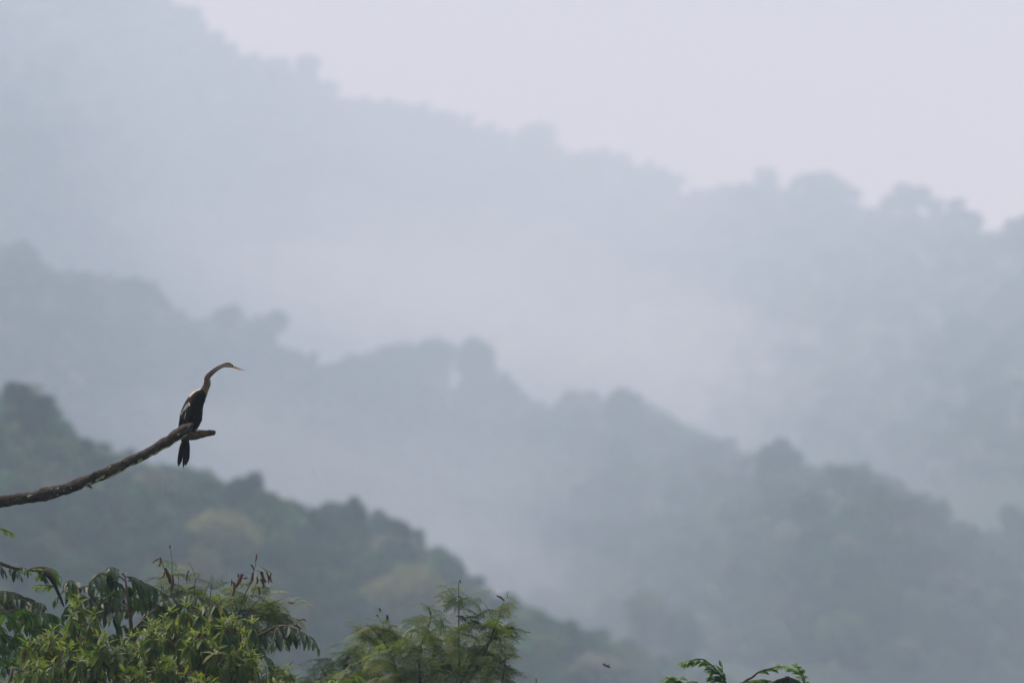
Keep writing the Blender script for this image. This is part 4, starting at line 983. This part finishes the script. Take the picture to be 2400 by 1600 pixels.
for x0, y0, x1, y1 in [(470, 800, 455, 895), (440, 850, 430, 940)]:      # loose belly tufts
    blade("belly_tuft", [(x0, y0, -.02), ((x0 + x1) / 2 + 6, (y0 + y1) / 2, -.02), (x1, y1, -.015)], 46, (.0065, .006, .0065), M_PLUM, 0.004, n=6, tipf=.5)

# bill: two halves
for nm, o0, o1, a in (("upper_bill", -5, 0, 1), ("lower_bill", 6, 3, -1)):
    pts = [ZB(852, 198 + o0) - bird_foot, ZB(880, 207 + o0 * .9) - bird_foot, ZB(925, 224 + o0 * .6) - bird_foot, ZB(965, 237 + o1) - bird_foot, ZB(1012, 250 + o1 * .4) - bird_foot]
    V, F = tube_arrays(catmull(pts, 14), np.interp(np.linspace(0, 1, 14), [0, .3, .7, 1], [11, 8.5, 5, 1.0]) * zb, 10)
    c = np.tile(np.array((.55, .23, .10) if a > 0 else (.62, .30, .13)), (len(V), 1))
    link(nm, make_mesh(nm, V, F, c, M_BEAK, True), BIRD)
def ball(name, c, r, tint, mat):
    V, F = [], []; a_, b_ = 8, 12
    for i in range(a_ + 1):
        for k_ in range(b_):
            V.append(c + r * np.array((math.sin(math.pi * i / a_) * math.cos(2 * math.pi * k_ / b_), math.sin(math.pi * i / a_) * math.sin(2 * math.pi * k_ / b_), math.cos(math.pi * i / a_))))
    for i in range(a_):
        for k_ in range(b_): F.append((i * b_ + k_, i * b_ + (k_ + 1) % b_, (i + 1) * b_ + (k_ + 1) % b_, (i + 1) * b_ + k_))
    return link(name, make_mesh(name, V, F, np.array(tint)[None], mat, True), BIRD)
for sg in (-1, 1):
    ec = ZB(846, 184, sg * 15.5 * zb) - bird_foot
    e = ball("eye", ec, 6.5 * zb, (.55, .42, .12), M_BEAK)
    pu = ball("pupil", ec + np.array((0, sg * 4.2 * zb, 0)), 3.4 * zb, (.004, .004, .004), M_BEAK); pu.parent = e
# legs and webbed feet gripping the stub
for sg in (-1, 1):
    dy = sg * 0.022
    hip, ank, sole = ZB(378, 900, dy), ZB(402, 962, dy), ZB(424, 992, dy * .8)
    parts = [tube_arrays(catmull([hip, ZB(385, 935, dy), ank, sole], 12), np.interp(np.linspace(0, 1, 12), [0, .4, 1], [34, 13, 10]) * zb, 10)]
    toes = []
    for a, (ex, ey, ed) in enumerate([(470, 980, 0.012 * sg), (462, 984, 0.034 * sg), (440, 996, 0.045 * sg), (398, 1008, .01 * sg)]):
        tip = ZB(ex, ey, dy + ed)
        toes.append(tip); parts.append(tube_arrays(catmull([sole, (sole + tip) / 2 + UPV * 6 * zb, tip, tip + (tip - sole) * .12 - UPV * 5 * zb], 8), np.interp(np.linspace(0, 1, 8), [0, .8, 1], [8, 6, 1.5]) * zb, 8))
    V, F = join_lists(parts)
    web = np.array([sole, toes[0], toes[1], toes[2]]); o = len(V)
    V = np.vstack([V, web, web + UPV * 2 * zb]); F += [(o, o + 1, o + 2), (o, o + 2, o + 3), (o + 4, o + 6, o + 5), (o + 4, o + 7, o + 6), (o + 1, o + 5, o + 6, o + 2), (o + 2, o + 6, o + 7, o + 3), (o, o + 4, o + 5, o + 1), (o + 3, o + 7, o + 4, o)]
    link("foot", make_mesh("foot", V - bird_foot, F, mat=M_FOOT, smooth=True), BIRD)

# ------------------------------------------------------------------ insect in the air
ic = P(1421, 1559, 58.0); si = mpp(58)
IN = thing("insect", "small dark winged insect flying low over the bottom edge left of the sapling", "insect", ic)
M_INS = mat_noise("insect_brown", [(0.3, (0.03, 0.028, 0.022)), (0.7, (0.08, 0.08, 0.05))], 40, 0.6)
V, F = tube_arrays([RGT * x * si + UPV * (-x * .45) * si for x in (-9, -6, 0, 6, 10)], np.array((1, 2, 2.6, 2.2, .6)) * si, 8)
link("body", make_mesh("body", V, F, mat=M_INS, smooth=True), IN)
for a, (dx, dz, dyy, ln) in enumerate([(-10, 5, -6, 1), (7, -1, -6, 1), (-6, 7, 8, 1), (9, 2, 8, .9)]):
    tip = (RGT * dx + UPV * dz + FWD * dyy) * si * ln; al = np.cross(tip, UPV + RGT * .4); al /= np.linalg.norm(al); al = al * 4 * si
    up = np.cross(tip, al); up /= np.linalg.norm(up); h_ = up * .0008
    ring = [tip * .05, tip * .5 + al, tip * .95 + al * .6, tip, tip * .6 - al * .7]
    V = [p + h_ for p in ring] + [p - h_ for p in ring]
    F = [(0, 1, 2, 3, 4), (9, 8, 7, 6, 5)] + [(i, (i + 1) % 5, 5 + (i + 1) % 5, 5 + i) for i in range(5)]
    link("wing", make_mesh("wing", V, F, mat=M_INS), IN)
